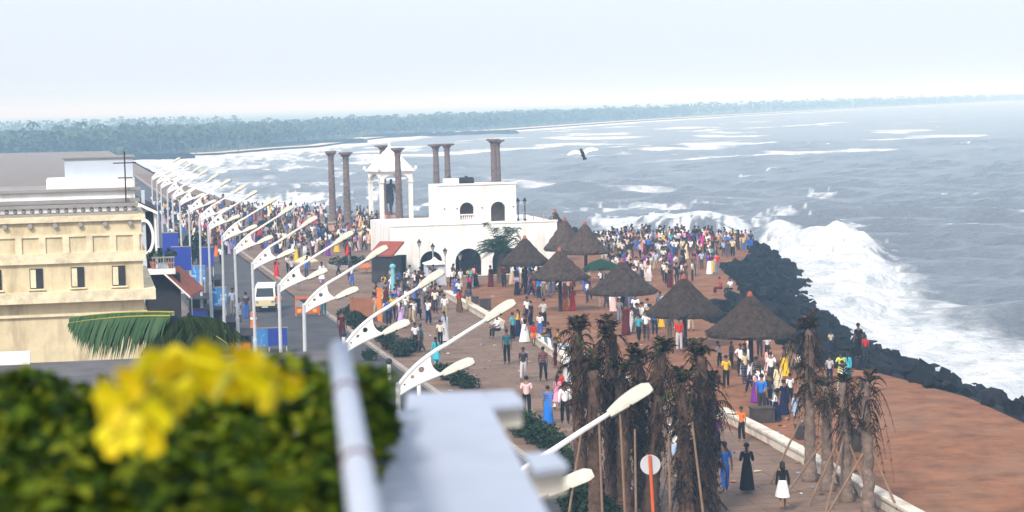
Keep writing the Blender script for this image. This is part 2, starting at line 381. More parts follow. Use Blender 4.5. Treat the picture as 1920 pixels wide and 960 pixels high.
    n5 = n.new('ShaderNodeTexNoise'); n5.inputs['Scale'].default_value = 0.22; n5.inputs['Detail'].default_value = 9; n5.inputs['Roughness'].default_value = 0.75; n5.inputs['Distortion'].default_value = 1.2; l.new(mp.outputs[0], n5.inputs['Vector'])
    fr = n.new('ShaderNodeValToRGB'); fr.color_ramp.elements[0].position = 0.36; fr.color_ramp.elements[0].color = (0.50, 0.56, 0.60, 1); fr.color_ramp.elements[1].position = 0.55; fr.color_ramp.elements[1].color = (0.90, 0.91, 0.92, 1); l.new(n5.outputs['Fac'], fr.inputs[0])
    p.inputs['Base Color'].default_value = (0.17, 0.195, 0.225, 1); p.inputs['Roughness'].default_value = 0.22; p.inputs['IOR'].default_value = 1.33
    n4 = n.new('ShaderNodeTexNoise'); n4.inputs['Scale'].default_value = 0.6; n4.inputs['Detail'].default_value = 7; n4.inputs['Roughness'].default_value = 0.7; l.new(mp.outputs[0], n4.inputs['Vector'])
    b = n.new('ShaderNodeBump'); b.inputs['Strength'].default_value = 1.0; b.inputs['Distance'].default_value = 1.4; l.new(n4.outputs['Fac'], b.inputs['Height']); l.new(b.outputs[0], p.inputs['Normal'])
    w = n.new('ShaderNodeBsdfDiffuse'); l.new(fr.outputs[0], w.inputs[0]); l.new(b.outputs[0], w.inputs['Normal'])
    mx = n.new('ShaderNodeMixShader'); l.new(mr.outputs[0], mx.inputs[0]); l.new(p.outputs[0], mx.inputs[1]); l.new(w.outputs[0], mx.inputs[2]); l.new(mx.outputs[0], n['Material Output'].inputs[0])
    me.materials.append(m)
    struct(obj('sea', me))
SURF = [(430, 291, 200, 9, -0.08), (350, 308, 130, 9, -.1), (300, 328, 70, 14, -.1), (470, 300, 120, 4, -.06), (545, 316, 46, 6, -0.06), (640, 272, 70, 3.2, -0.05), (740, 261, 60, 2.2, -.04), (480, 345, 40, 3, 0),
        (520, 380, 110, 12, -.04), (380, 372, 80, 10, -.05), (700, 362, 14, 12, 0), (800, 388, 50, 5, 0), (640, 330, 30, 2, 0), (1200, 393, 110, 4, -.03), (1250, 384, 110, 2.0, -.03), (1370, 361, 50, 2.5, -.02), (1300, 424, 120, 15, 0),
        (1180, 420, 60, 10, 0), (1540, 366, 34, 5, 0.02), (1590, 426, 70, 3.5, -.05), (330, 300, 160, 16, -.05), (560, 286, 90, 5, -.12), (420, 318, 110, 5, -.1), (350, 350, 90, 12, 0), (700, 300, 40, 2, 0), (590, 345, 60, 2.5, 0), (1500, 436, 80, 3, 0), (1530, 535, 125, 75, 0), (1600, 560, 90, 60, 0), (1480, 480, 70, 26, 0), (1440, 474, 60, 20, 0), (1000, 350, 12, 2, 0), (1130, 445, 40, 10, 0),
        (1440, 404, 70, 2.2, -.02), (930, 378, 30, 2, 0), (560, 300, 60, 2, 0), (120, 300, 150, 14, 0)]
build_sea()

# ------------------------------------------------------------------ the hazy air
def haze():
    mb = MB(); mb.box(-9000, -250, -9.2, 9000, 13000, 34)
    m = bpy.data.materials.new('hazy_air'); m.use_nodes = True; n, l = m.node_tree.nodes, m.node_tree.links
    n.remove(n['Principled BSDF'])
    v = n.new('ShaderNodeVolumePrincipled'); v.inputs['Density'].default_value = HAZE; v.inputs['Color'].default_value = (0.42, 0.70, 1.0, 1); v.inputs['Absorption Color'].default_value = (1, 1, 1, 1); v.inputs['Anisotropy'].default_value = -0.3
    l.new(v.outputs[0], n['Material Output'].inputs['Volume'])
    o = mb.build('haze', m); struct(o, 'stuff'); tag(o, 'pale blue sea haze lying over the far coast', None)
HAZE = 0.0007
haze()

# ------------------------------------------------------------------ materials of the built things
m_white = mat('white_limewash', (0.86, 0.85, 0.82), 0.9, 0.05, 1.2, 0.2, 12, dirt=(0.46, 0.41, 0.35), dscale=1.1, damount=0.55, streak=.22)
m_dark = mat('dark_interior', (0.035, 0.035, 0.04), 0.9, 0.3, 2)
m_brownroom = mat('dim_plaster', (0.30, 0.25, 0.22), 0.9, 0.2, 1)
m_granite = mat('old_granite', (0.17, 0.125, 0.11), 0.9, 0.35, 3.0, 0.6, 9, dirt=(0.06, 0.05, 0.05), dscale=1.4, damount=0.7)
m_bronze = mat('dark_bronze', (0.018, 0.020, 0.026), 0.45, 0.3, 5, 0.2, spec=0.5)
m_pedestal = mat('pink_stone', (0.45, 0.30, 0.24), 0.9, 0.2, 1.5, 0.2)
m_thatch = None
m_metal = mat('white_lamp_paint', (0.84, 0.84, 0.82), 0.5, 0.05, 3, dirt=(0.5, 0.45, 0.38), dscale=1.3, damount=0.35)
m_pole = mat('grey_white_pole', (0.50, 0.52, 0.55), 0.55, 0.1, 2.5, dirt=(0.35, 0.32, 0.28), dscale=1.1, damount=0.4)
m_cream_lamp = mat('cream_lamp_shell', (0.56, 0.54, 0.45), 0.5, 0.12, 5, dirt=(0.35, 0.32, 0.24), dscale=2, damount=0.5)
m_lens = mat('dull_lamp_lens', (0.30, 0.31, 0.30), 0.3, 0.1, 5)
m_black = mat('black_iron', (0.02, 0.02, 0.022), 0.6, 0.2, 5)
m_wood = mat('dark_post_wood', (0.045, 0.030, 0.024), 0.9, 0.3, 6, 0.4)
m_cream = mat('cream_plaster', (0.64, 0.55, 0.36), 0.9, 0.12, 1.4, 0.2, 9, dirt=(0.26, 0.20, 0.12), dscale=1.0, damount=0.75, streak=.3)
m_creamtrim = mat('pale_cream_trim', (0.74, 0.66, 0.46), 0.9, 0.10, 2.5, 0.2, 9, dirt=(0.25, 0.20, 0.14), dscale=1.2, damount=0.6)
m_tile = mat('red_roof_tile', (0.33, 0.095, 0.055), 0.85, 0.3, 3.0, 0.5, 9)
m_redroof = mat('red_kiosk_roof', (0.27, 0.06, 0.035), 0.8, 0.2, 1.5, 0.2)
m_orange = mat('orange_paint', (0.70, 0.20, 0.03), 0.6, 0.15, 3)
m_redorange = mat('red_orange_paint', (0.62, 0.11, 0.03), 0.6, 0.15, 3)
m_blue = mat('deep_blue_board', (0.012, 0.03, 0.20), 0.6, 0.2, 2)
m_grey = mat('weathered_concrete', (0.30, 0.29, 0.28), 0.9, 0.2, 1.2, 0.3, 9, dirt=(0.14, 0.13, 0.12), dscale=0.6, damount=0.6)
m_bluegrey = mat('pale_blue_grey_paint', (0.50, 0.56, 0.64), 0.7, 0.12, 2.0, dirt=(0.3, 0.32, 0.36), dscale=1, damount=0.4)
m_leafdark = mat_attr('leaf_green', 0.85, 0.1)
def mat_banner(name, c1, c2, scale, pos=0.55):
    m, n, l, p = _nodes(name); p.inputs['Roughness'].default_value = 0.6
    tc = n.new('ShaderNodeTexCoord'); ns = n.new('ShaderNodeTexNoise'); ns.inputs['Scale'].default_value = scale; ns.inputs['Detail'].default_value = 4; ns.inputs['Distortion'].default_value = 1.5
    l.new(tc.outputs['Object'], ns.inputs['Vector']); rp = n.new('ShaderNodeValToRGB'); rp.color_ramp.elements[0].position = pos - 0.05; rp.color_ramp.elements[1].position = pos + 0.08
    rp.color_ramp.elements[0].color = (*c1, 1); rp.color_ramp.elements[1].color = (*c2, 1); l.new(ns.outputs['Fac'], rp.inputs[0]); l.new(rp.outputs[0], p.inputs['Base Color']); return m
m_ban_light = mat_banner('sky_blue_banner', (0.05, 0.22, 0.55), (0.55, 0.72, 0.85), 1.6, 0.58)
m_ban_deep = mat_banner('royal_blue_banner', (0.015, 0.045, 0.33), (0.6, 0.65, 0.8), 1.1, 0.68)

# ------------------------------------------------------------------ far woods along the bay
def coast_xy(s, off):
    """a point s metres along the bay line, off metres inland of it"""
    L = 0
    for a, b in zip(BAYT[:-1], BAYT[1:]):
        l = math.dist(a, b)
        if s <= L + l or b is BAYT[-1]:
            t = (s - L) / l; dx, dy = (b[0] - a[0]) / l, (b[1] - a[1]) / l
            return a[0] + dx * t * l - dy * off, a[1] + dy * t * l + dx * off
        L += l
BAYT = [(-420, 770)] + [(-142, 790)] + BAY[1:]
rw = random.Random(11)
def frond_crown(mb, c, r, n, greens, droop=0.6, w=0.10):
    for k in range(n):
        a = 2 * math.pi * k / n + rw.uniform(-.3, .3); up = rw.uniform(0.1, 0.9); L = r * rw.uniform(.8, 1.1)
        mb.tint = rw.choice(greens); d = Vector((math.cos(a), math.sin(a), 0)); s = Vector((-d.y, d.x, 0)); pts = []
        for i in range(4):
            t = i / 3; p = Vector(c) + d * (L * t * (1 - .25 * t * up)) + Vector((0, 0, L * (up * t * 0.9 - (droop + up * .6) * t * t)))
            ww = L * w * (0.4 + 1.2 * t if t < .5 else 1.9 * (1.05 - t) + .05); pts.append((p, ww))
        vs = []
        for p, ww in pts: vs += [p + s * ww - Vector((0, 0, ww * .8)), p, p - s * ww - Vector((0, 0, ww * .8))]
        fs = []
        for i in range(3):
            b = i * 3; fs += [(b, b + 1, b + 4, b + 3), (b + 1, b + 2, b + 5, b + 4)]
        mb.add(vs, fs)
def leafblob(mb, c, r, n, size, greens, flat=0.8):
    for k in range(n):
        d = Vector((rw.gauss(0, 1), rw.gauss(0, 1), rw.gauss(0, 1) * flat)); d.normalize(); d *= r * rw.uniform(.55, 1.05)
        p = Vector(c) + Vector((d.x, d.y, d.z * flat)); mb.tint = rw.choice(greens)
        e = Euler((rw.uniform(-.9, .9), rw.uniform(-.9, .9), rw.uniform(0, 6.3))).to_matrix(); q = size * rw.uniform(.6, 1.3)
        mb.add([p + e @ Vector(v) for v in ((-q, -q * .6, 0), (q, -q * .7, .2 * q), (q * .8, q * .6, 0), (-q * .7, q * .7, .15 * q))], [(0, 1, 2, 3)])
GR = [(0.04, 0.065, 0.035), (0.055, 0.085, 0.045), (0.075, 0.105, 0.05), (0.045, 0.07, 0.05), (0.065, 0.08, 0.045)]  # far-wood greens lightened, so part of the haze fade sits in the colour
def wood(name, s0, s1, off0, off1, step, label, hmin=8, hmax=13):
    mb = MB(); mb.tint = GR[0]; s = s0
    while s < s1:
        off = off0
        while off < off1:
            x, y = coast_xy(s + rw.uniform(-step, step), off + rw.uniform(-3, 3)); h = rw.uniform(hmin, hmax) * (0.9 + 0.2 * rw.random())
            if rw.random() < 0.3:
                mb.tint = (0.07, 0.06, 0.05); mb.tube([(x, y, -2.75), (x + rw.uniform(-1, 1), y, -2.75 + h)], [.25, .16], 4, False)
                frond_crown(mb, (x, y, -2.75 + h), rw.uniform(2.6, 3.8), 9, GR, w=.16)
            else:
                leafblob(mb, (x, y, -2.75 + h * .55), h * .46, 40, 1.0, GR, .95)
            off += step * 1.6
        s += step
    o = mb.build(name, m_leafdark); struct(o, 'stuff'); tag(o, label, None); return o
wood('far_palm_wood', 0, 640, 26, 150, 6.5, 'hazy mass of coconut palms behind the left end of the bay', 6, 9.5)
wood('far_shore_wood', 640, 1500, 24, 130, 8, 'pale blue line of palms along the middle of the bay', 7, 10)
wood('distant_coast_wood', 1500, 6000, 25, 110, 17, 'fading line of trees along the distant coast', 8, 12)
wood('inland_palm_wood', 60, 1300, 820, 900, 12, 'faint pale inland wood showing above the nearer palms', 9, 11.5)
# rows of rock that run out from the bay
for pts, nm in (([(500, 275), (560, 271), (672, 266)], 0), ([(690, 258), (800, 253), (962, 249)], 1), ([(217, 300), (290, 297), (350, 295)], 2)):
    mb = MB(); w = [P(a, b, -3.0) for a, b in pts]
    lx, ly = resample([(p.x, p.y) for p in w], 60)
    for x, y in zip(lx, ly): mb.ball((x + rw.uniform(-1, 1), y + rw.uniform(-1, 1), -3.2), rw.uniform(1.6, 2.6), 7, 5, 1.6, 1.3, .8)
    o = mb.build('rock_groyne', m_rock); tag(o, ['low black groyne of boulders below the palm wood', 'long thin black groyne reaching out under the pale beach', 'short black groyne beside the white surf behind the tank'][nm], 'groyne')
# single palms whose heads stand clear of the wood
pal = None
PALMS = [(232, 228), (252, 232), (265, 226), (281, 234), (300, 232), (318, 236), (330, 231), (347, 238), (366, 233), (384, 238), (402, 234), (425, 240), (446, 236), (462, 242), (484, 240), (505, 236), (60, 226), (110, 232), (150, 226), (190, 230)]
for i, (px, py) in enumerate(PALMS):
    y = 812 + (i % 4) * 14 + max(0, px - 380) * 0.5; t = PD(px, py + 4, y); h = t.z + 2.75
    if pal is None:
        pal = empty('coconut_palm', (t.x, t.y, -2.75)); mb = MB(); mb.tint = (0.08, 0.07, 0.06); mb.tube([(0, 0, 0), (.5, 0, 5), (.3, 0, 10.6)], [.3, .22, .16], 6); mb.build('trunk', m_leafdark, pal)
        mb = MB(); mb.tint = GR[0]; frond_crown(mb, (.3, 0, 10.6), 3.6, 16, GR, w=.15); mb.build('crown', m_leafdark, pal); o = pal
    else: o = copy_tree(pal); o.location = (t.x, t.y, -2.75)
    o.scale = (1, 1, h / 10.6); o.rotation_euler.z = rw.uniform(0, 6)
    tag(o, 'slender coconut palm rising above the hazy far wood', 'palm', 'palms rising above the far wood')

# ------------------------------------------------------------------ white harbour building
def frame_at(px, py, z=0.0, rz=R(11.5)):
    p = P(px, py, z); return p, rz
def white_building():
    p = G(736, 523); RZ = R(11.4)
    t = empty('white_building', p, RZ); tag(t, 'white two storey building with round arches and a flat roof terrace', 'building')
    W, H, D = 13.2, 4.05, 12.0
    # ground storey front, arches cut through
    holes = [[(-0.25 + .0, 0.02), (1.05, 0.02), (1.05, 1.75), (-0.25, 1.75)]]
    holes = [[(0.35, 0.02), (1.15, 0.02), (1.15, 1.85), (0.35, 1.85)], arch(3.1, 0.02, 1.75, 2.05), arch(6.05, 0.02, 2.1, 2.15), arch(9.0, 0.02, 2.1, 2.15)]
    obj('front_wall', holed('front_wall', [(0, -.1), (W, -.1), (W, H), (0, H)], holes, 0.4, m_white), t)
    mb = MB(); mb.box(0, .41, -.1, .4, D, H); mb.box(W - .4, .41, -.1, W, D, H); mb.box(.41, D - .4, -.1, W - .41, D, H); mb.box(.41, .42, H - .35, W - .41, D - .41, H - .05); mb.build('side_wall', m_white, t)
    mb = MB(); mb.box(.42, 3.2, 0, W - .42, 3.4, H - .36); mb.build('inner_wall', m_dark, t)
    mb = MB(); mb.box(-.06, -.06, H + .002, W + .06, .36, H + .12); mb.build('parapet_coping', m_white, t)
    for xc, w, h in ((3.1, 1.75, 2.05), (6.05, 2.1, 2.15), (9.0, 2.1, 2.15)):
        mb = MB(); r = w / 2
        for k in range(-4, 5):
            x = xc + k * r / 4.6; z = h - r + math.sqrt(max(0, r * r - (x - xc) ** 2)); mb.box(x - .025, .2, .05, x + .025, .25, z - .02)
        for z in (.5, 1.05, 1.5): mb.box(xc - r + .02, .252, z, xc + r - .02, .29, z + .05)
        mb.build('arch_grille', m_black, t)
        mb = MB(); n = 14
        for i in range(n):
            a0, a1 = math.pi * i / n, math.pi * (i + 1) / n
            q = [(xc + rr * math.cos(a), h - r + rr * math.sin(a)) for a, rr in ((a0, r + .02), (a0, r + .16), (a1, r + .16), (a1, r + .02))]
            mb.add([(x, -.05, z) for x, z in q] + [(x, -.003, z) for x, z in q], [(0, 1, 2, 3), (0, 4, 5, 1), (3, 2, 6, 7), (1, 5, 6, 2)])
        mb.build('arch_moulding', m_white, t)
    # upper block
    x0, x1, H2 = 3.9, 10.05, 7.1
    hs = [arch(6.1, H + .35, 1.15, 1.35), arch(8.6, H + .14, 1.2, 1.55)]
    obj('upper_wall', holed('upper_wall', [(x0, H + .01), (x1, H + .01), (x1, H2), (x0, H2)], hs, .45, m_white), t, (0, 0.45, 0))
    mb = MB(); mb.box(x0, .91, H + .01, x0 + .35, 5.5, H2); mb.box(x1 - .35, .91, H + .01, x1, 5.5, H2); mb.box(x0 + .36, 5.15, H + .01, x1 - .36, 5.5, H2); mb.box(x0 + .36, .92, H2 - .3, x1 - .36, 5.14, H2 - .1); mb.build('upper_side_wall', m_white, t)
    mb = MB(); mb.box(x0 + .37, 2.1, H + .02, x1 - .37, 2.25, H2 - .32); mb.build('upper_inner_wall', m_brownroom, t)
    mb = MB(); mb.box(x0 - .07, .38, H2 + .002, x1 + .07, .95, H2 + .12); mb.build('upper_coping', m_white, t)
    mb = MB()
    for k in range(7): mb.lathe([(.045, 0), (.06, .1), (.03, .22), (.06, .34)], 8, (5.62 + k * .16, .62, H + .36))
    mb.box(5.5, .52, H + .701, 6.7, .72, H + .78); mb.build('balustrade', m_white, t)
    mb = MB(); mb.box(4.6, 1.5, H2 - .02, 5.7, 2.6, H2 + .5); mb.build('roof_box', m_white, t)
    for x in (4.3, 5.3, 7.3, 9.8): mb = MB(); mb.tube([(x, .35, H + 1.25), (x, .44, H + 1.25)], .05, 8); mb.build('wall_vent', m_black, t)
    mb = MB()
    for x in (10.6, 11.4, 12.2, 12.9): mb.box(x, .5, H + .13, x + .06, .56, H + .75)
    mb.box(10.3, .5, H + .751, 13.1, .56, H + .8); mb.box(10.3, .51, H + .45, 13.1, .55, H + .49); mb.build('terrace_railing', m_grey, t)
    # tank on the roof
    M = t.matrix_basis if False else Matrix.Translation(p) @ Matrix.Rotation(RZ, 4, 'Z')
    q = M @ Vector((6.35, 1.9, H2 - .1)); tk = empty('water_tank', q, RZ); tag(tk, 'black plastic water tank lying on the upper flat roof', 'water tank')
    mb = MB(); mb.tube([(-.6, 0, .35), (-.5, 0, .35), (.5, 0, .35), (.6, 0, .35)], [.25, .34, .34, .25], 14); mb.build('tank_body', m_black, tk)
    mb = MB(); mb.tube([(0, 0, .68), (0, 0, .78)], .12, 10); mb.build('lid', m_black, tk)
    # lanterns on the terrace
    for x, y in ((10.5, 2.0), (11.1, 2.2)):
        q = M @ Vector((x, y, H - .05)); o = lantern_post(q, 1.3); tag(o, 'short black lantern post on the white roof terrace', 'lamp post', 'lanterns on the roof terrace')
    return M
_lant = {}
def lantern_post(loc, h):
    t = empty('lantern_post', loc)
    mb = MB(); mb.lathe([(.10, 0), (.10, .15), (.05, .25), (.042, h - .1), (.07, h - .05), (.03, h)], 10); mb.build('pole', m_pole if h > 2 else m_black, t)
    mb = MB(); mb.lathe([(.06, h + .001), (.15, h + .32), (.16, h + .36)], 6); mb.build('lantern', m_lens, t)
    mb = MB(); mb.lathe([(.2, h + .361), (.08, h + .5), (.02, h + .62)], 6); mb.build('lantern_cap', m_black, t)
    return t
MW = white_building()
for px, ybase, ytop, lb in ((786, 533, 448, 'tall lantern post in front of the white wall beside the grey booth'), (811, 528, 456, 'thin lantern post behind the grey booth'), (834, 536, 464, 'lantern post between the first two large arches'), (862, 538, 472, 'lantern post standing before the middle dark arch')):
    p = G(px + 2, ybase); h = (ybase - ytop) * p.y / FPX - .6; o = lantern_post(p, h); tag(o, lb, 'lamp post', 'lantern posts before the white building')

def booth():
    p = G(816, 534); t = empty('ticket_booth', p, R(11)); tag(t, 'small pale blue grey booth with pointed roof before white arch', 'booth')
    mb = MB(); mb.box(-.75, -.6, 0, .75, .6, 1.55); mb.build('booth_wall', m_bluegrey, t)
    mb = MB(); mb.lathe([(1.15, 1.551), (1.15, 1.62), (.35, 1.85), (.02, 2.1)], 4, sq=True); mb.build('roof', m_white, t)
    mb = MB(); mb.box(-.55, -.63, .75, .1, -.602, 1.4); mb.build('window', m_lens, t)
    mb = MB(); mb.box(.2, -.63, .02, .65, -.603, 1.4); mb.build('door', m_bluegrey, t)
booth()

def kiosk():
    p = G(726, 528); t = empty('kiosk', p, R(-24)); tag(t, 'dark kiosk with sloping brick red roof beside white building', 'kiosk')
    mb = MB(); mb.box(-.9, -.8, 0, .9, .8, 1.95); mb.build('kiosk_wall', m_dark, t)
    q = [(-1.05, -1.0, 2.0), (1.05, -1.0, 2.0), (1.05, 1.0, 2.9), (-1.05, 1.0, 2.9)]
    mb = MB(); mb.add(q + [(x, y, z + .14) for x, y, z in q], [(3, 2, 1, 0), (4, 5, 6, 7), (0, 1, 5, 4), (1, 2, 6, 5), (2, 3, 7, 6), (3, 0, 4, 7)]); mb.build('roof', m_redroof, t)
    mb = MB(); mb.box(-.75, -.84, .9, .75, -.803, 1.8); mb.build('serving_hatch', m_black, t)
kiosk()

# ------------------------------------------------------------------ pillars, pavilion, statue
def pillar(loc, h, lean):
    t = empty('granite_pillar', loc); t.rotation_euler = (0, -lean, rw.uniform(0, 1))
    mb = MB(); mb.box(-.75, -.75, -.1, .75, .75, .45); mb.box(-.58, -.58, .451, .58, .58, .75); mb.build('base', m_granite, t)
    prof = [(.46, .751), (.46, 1.3), (.40, 1.35)]
    n = 9
    for i in range(n):
        z = 1.4 + (h - 2.2) * i / n; r = .40 - .09 * i / n; prof += [(r, z), (r - .005, z + (h - 2.2) / n * .82), (r + .035, z + (h - 2.2) / n * .86), (r + .035, z + (h - 2.2) / n * .96)]
    prof += [(.31, h - .8)]
    mb = MB(); mb.lathe(prof, 12); mb.build('shaft', m_granite, t)
    mb = MB(); mb.lathe([(.31, h - .799), (.38, h - .7), (.33, h - .55), (.5, h - .36), (.62, h - .22)], 12); mb.box(-.62, -.62, h - .219, .62, .62, h); mb.build('capital', m_granite, t)
    return t
PIL = [(625, 425, 283, 'carved granite pillar at the open end of the pillar ring'), (653, 437, 285, 'carved granite pillar nearest the planted beds on its own stone base'), (721, 408, 272, 'granite pillar half hidden behind the pavilion roof'),
       (750, 431, 277, 'granite pillar standing in front of the statue pavilion'), (821, 418, 270, 'granite pillar beside the white upper storey'), (842, 410, 269, 'granite pillar rising behind the white roof box'),
       (929, 413, 260, 'broad topped granite pillar rising behind the upper flat roof'), (936, 408, 262, 'granite pillar almost hidden behind the broad topped pillar')]
for px, yb, yt, lb in PIL:
    p = G(px, yb); yh = 480 - FPX * math.tan(PITCH) + (960 - px) * math.tan(ROLL)
    h = CAMZ - (yt - yh) * p.y / FPX; o = pillar(p, h, 0.008); tag(o, lb, 'pillar', 'carved granite pillars round the statue')
for px, yb, lb in ((624, 432, 'low pale stone plinth under the outermost granite pillar'), (652, 446, 'low pale stone plinth under the pillar by the planted bed')):
    p = G(px, yb - 1); t = empty('plinth', (p.x, p.y, 0)); mb = MB(); mb.box(-1.5, -.9, 0, 1.5, -.1, .75); mb.build('plinth_block', m_pedestal, t); mb = MB(); mb.box(-1.65, -1.05, .751, 1.65, -.06, .9); mb.build('plinth_cap', m_grey, t); tag(t, lb, 'plinth')

def pavilion():
    c = G(734, 421); RZ = R(24); t = empty('statue_pavilion', c, RZ); tag(t, 'white open pavilion with four posts and a pointed roof', 'pavilion')
    a, ht = 1.75, 6.1
    mb = MB(); mb.box(-2.6, -2.6, 0, 2.6, 2.6, .35); mb.box(-2.3, -2.3, .351, 2.3, 2.3, .6); mb.build('plinth', m_pedestal, t)
    for sx in (-1, 1):
        for sy in (-1, 1):
            mb = MB(); mb.box(sx * a - .2, sy * a - .2, .601, sx * a + .2, sy * a + .2, ht - 1.3); mb.box(sx * a - .28, sy * a - .28, ht - 1.299, sx * a + .28, sy * a + .28, ht - 1.15); mb.build('post', m_white, t)
    for k in range(4):
        hole = arch(0, ht - 1.14, 2 * a - .5, 0.98, 16)
        me = holed('arch', [(-a - .2 + .405 * (k % 2), ht - 1.148), (-a + .25, ht - 1.148)] + [(x, z) for x, z in [((a - .25) * math.cos(math.pi * (1 - i / 16)), ht - 1.148 + .85 * math.sin(math.pi * i / 16)) for i in range(1, 16)]] + [(a - .25, ht - 1.148), (a + .2 - .405 * (k % 2), ht - 1.148), (a + .2 - .405 * (k % 2), ht - .05), (-a - .2 + .405 * (k % 2), ht - .05)], [], .36, m_white)
        o = obj('arch', me, t); o.matrix_local = Matrix.Rotation(math.pi / 2 * k, 4, 'Z') @ Matrix.Translation((0, -a - .18, 0))
    mb = MB(); mb.lathe([(3.1, ht - .049), (3.1, ht + .12), (2.9, ht + .14), (2.2, ht + .85), (1.35, ht + 1.65), (.56, ht + 2.35), (.2, ht + 2.75)], 4, sq=True); mb.build('roof', m_white, t)
    for sx in (-1, 1):
        for sy in (-1, 1):
            mb = MB(); mb.lathe([(.16, 0), (.2, .15), (.05, .4)], 8, (sx * 2.25, sy * 2.25, ht + .14)); mb.build('corner_knob', m_white, t)
    mb = MB(); mb.lathe([(.16, ht + 2.7), (.2, ht + 2.85), (.09, ht + 2.95), (.13, ht + 3.05), (.02, ht + 3.4)], 10); mb.build('finial', m_white, t)
    return c, RZ
PAV, PRZ = pavilion()

# ------------------------------------------------------------------ thatched shelters
def mat_thatch():
    m, n, l, p = _nodes('old_thatch'); p.inputs['Roughness'].default_value = 0.95; p.inputs['Specular IOR Level'].default_value = 0.1
    tc = n.new('ShaderNodeTexCoord'); mp = n.new('ShaderNodeMapping'); mp.inputs['Scale'].default_value = (1, 1, .35); l.new(tc.outputs['Object'], mp.inputs[0])
    ns = n.new('ShaderNodeTexNoise'); ns.inputs['Scale'].default_value = 4.5; ns.inputs['Detail'].default_value = 9; ns.inputs['Roughness'].default_value = .8; l.new(mp.outputs[0], ns.inputs['Vector'])
    rp = n.new('ShaderNodeValToRGB'); e = rp.color_ramp.elements; e[0].position = .32; e[0].color = (.012, .009, .008, 1); e[1].position = .70; e[1].color = (.125, .085, .065, 1); l.new(ns.outputs['Fac'], rp.inputs[0])
    oi = n.new('ShaderNodeObjectInfo'); mr = n.new('ShaderNodeMapRange'); mr.inputs['To Min'].default_value = .7; mr.inputs['To Max'].default_value = 1.25; l.new(oi.outputs['Random'], mr.inputs['Value'])
    vm = n.new('ShaderNodeVectorMath'); vm.operation = 'SCALE'; l.new(rp.outputs[0], vm.inputs[0]); l.new(mr.outputs[0], vm.inputs['Scale'])
    l.new(vm.outputs[0], p.inputs['Base Color']); b = n.new('ShaderNodeBump'); b.inputs['Strength'].default_value = .9; b.inputs['Distance'].default_value = .12; l.new(ns.outputs['Fac'], b.inputs['Height']); l.new(b.outputs[0], p.inputs['Normal'])
    return m
m_thatch = mat_thatch()
def shelter(i, px, yb, ye, ya, wpx, label):
    p = G(px, yb); yh = 480 - FPX * math.tan(PITCH) + (960 - px) * math.tan(ROLL)
    r = wpx / 2 * p.y / FPX; ze = CAMZ - (ye - yh) * p.y / FPX; za = CAMZ - (ya - yh) * p.y / FPX
    rr = random.Random(i); t = empty('thatched_shelter', (p.x, p.y, .03)); tag(t, label, 'beach shelter', 'thatched shelters on the red sand')
    mb = MB(); mb.tube([(0, 0, -.1), (.03, 0, za - .5)], [.14, .11], 10); mb.build('post', m_wood, t)
    mb = MB(); n = 64; rows = 12; vs = []
    for k in range(rows + 1):
        u = k / rows
        for j in range(n):
            a = 2 * math.pi * j / n; jag = 1 + .014 * rr.gauss(0, 1) * (1 if k < rows else 3) + .03 * math.sin(3 * a + i) + .02 * math.sin(7 * a + 2 * i)
            rad = (.10 + (r - .10) * (u ** .95)) * jag + .05 * ((k % 3) / 2 - .5) * (k > 0); z = za + (ze - za) * (u + .05 * math.sin(math.pi * u)) + rr.gauss(0, .018) - (.05 * rr.random() if k == rows else 0)
            vs.append((rad * math.cos(a), rad * math.sin(a), z))
    for k in range(rows + 1):
        u = 1 - k / rows
        for j in range(n):
            a = 2 * math.pi * j / n; rad = max(.03, (r - .05) * u); vs.append((rad * math.cos(a), rad * math.sin(a), za - .22 + (ze - za + .05) * u))
    fs = [(k * n + j, k * n + (j + 1) % n, (k + 1) * n + (j + 1) % n, (k + 1) * n + j) for k in range(2 * rows + 1) for j in range(n)]
    fs = [f[::-1] for f in fs]
    # loose straw along the eave
    mb = MB(); mb.v, mb.f = vs, fs
    for k in range(420):
        a = rr.uniform(0, 6.283); d = Vector((math.cos(a), math.sin(a), 0)); s = Vector((-d.y, d.x, 0)); q = d * (r - rr.uniform(0, .12)) + Vector((0, 0, ze + rr.uniform(-.03, .06)))
        e = q + d * rr.uniform(.02, .12) + Vector((0, 0, -rr.uniform(.06, .2))); mb.add([q - s * .03, q + s * .03, e + s * .008, e - s * .008], [(0, 1, 2, 3)])
    mb.build('thatch_roof', m_thatch, t)
    mb = MB(); mb.lathe([(.17, za - .14), (.14, za + .02), (.11, za + .14), (.03, za + .2)], 10); mb.build('finial', m_tile, t)
    for j in range(8):
        mb = MB(); a = 2 * math.pi * j / 8 + .2; mb.tube([(.1 * math.cos(a), .1 * math.sin(a), za - .3), ((r - .1) * math.cos(a), (r - .1) * math.sin(a), ze + .0)], .035, 5); mb.build('rafter', m_wood, t)
SH = [(1284, 652, 588, 522, 143, 'thatched shelter second from the rocks with its dark post in open view'), (1408, 695, 625, 555, 170, 'largest thatched shelter close beside the black rocks'), (1168, 600, 547, 491, 130, 'thatched shelter third from the rocks in the row'),
      (1051, 585, 520, 470, 109, 'thatched shelter with bare dark post above the people in red'), (986, 552, 493, 447, 97, 'thatched shelter nearest the arches and the green palm'), (1099, 533, 472, 420, 92, 'thatched shelter with a red tip in front of the bluish one'),
      (1061, 515, 466, 412, 80, 'bluish grey thatched shelter between the white wall and the crowd'), (1042, 490, 432, 397, 50, 'most distant thatched shelter peeping over the end of the white wall')]
for i, s in enumerate(SH): shelter(i, *s)

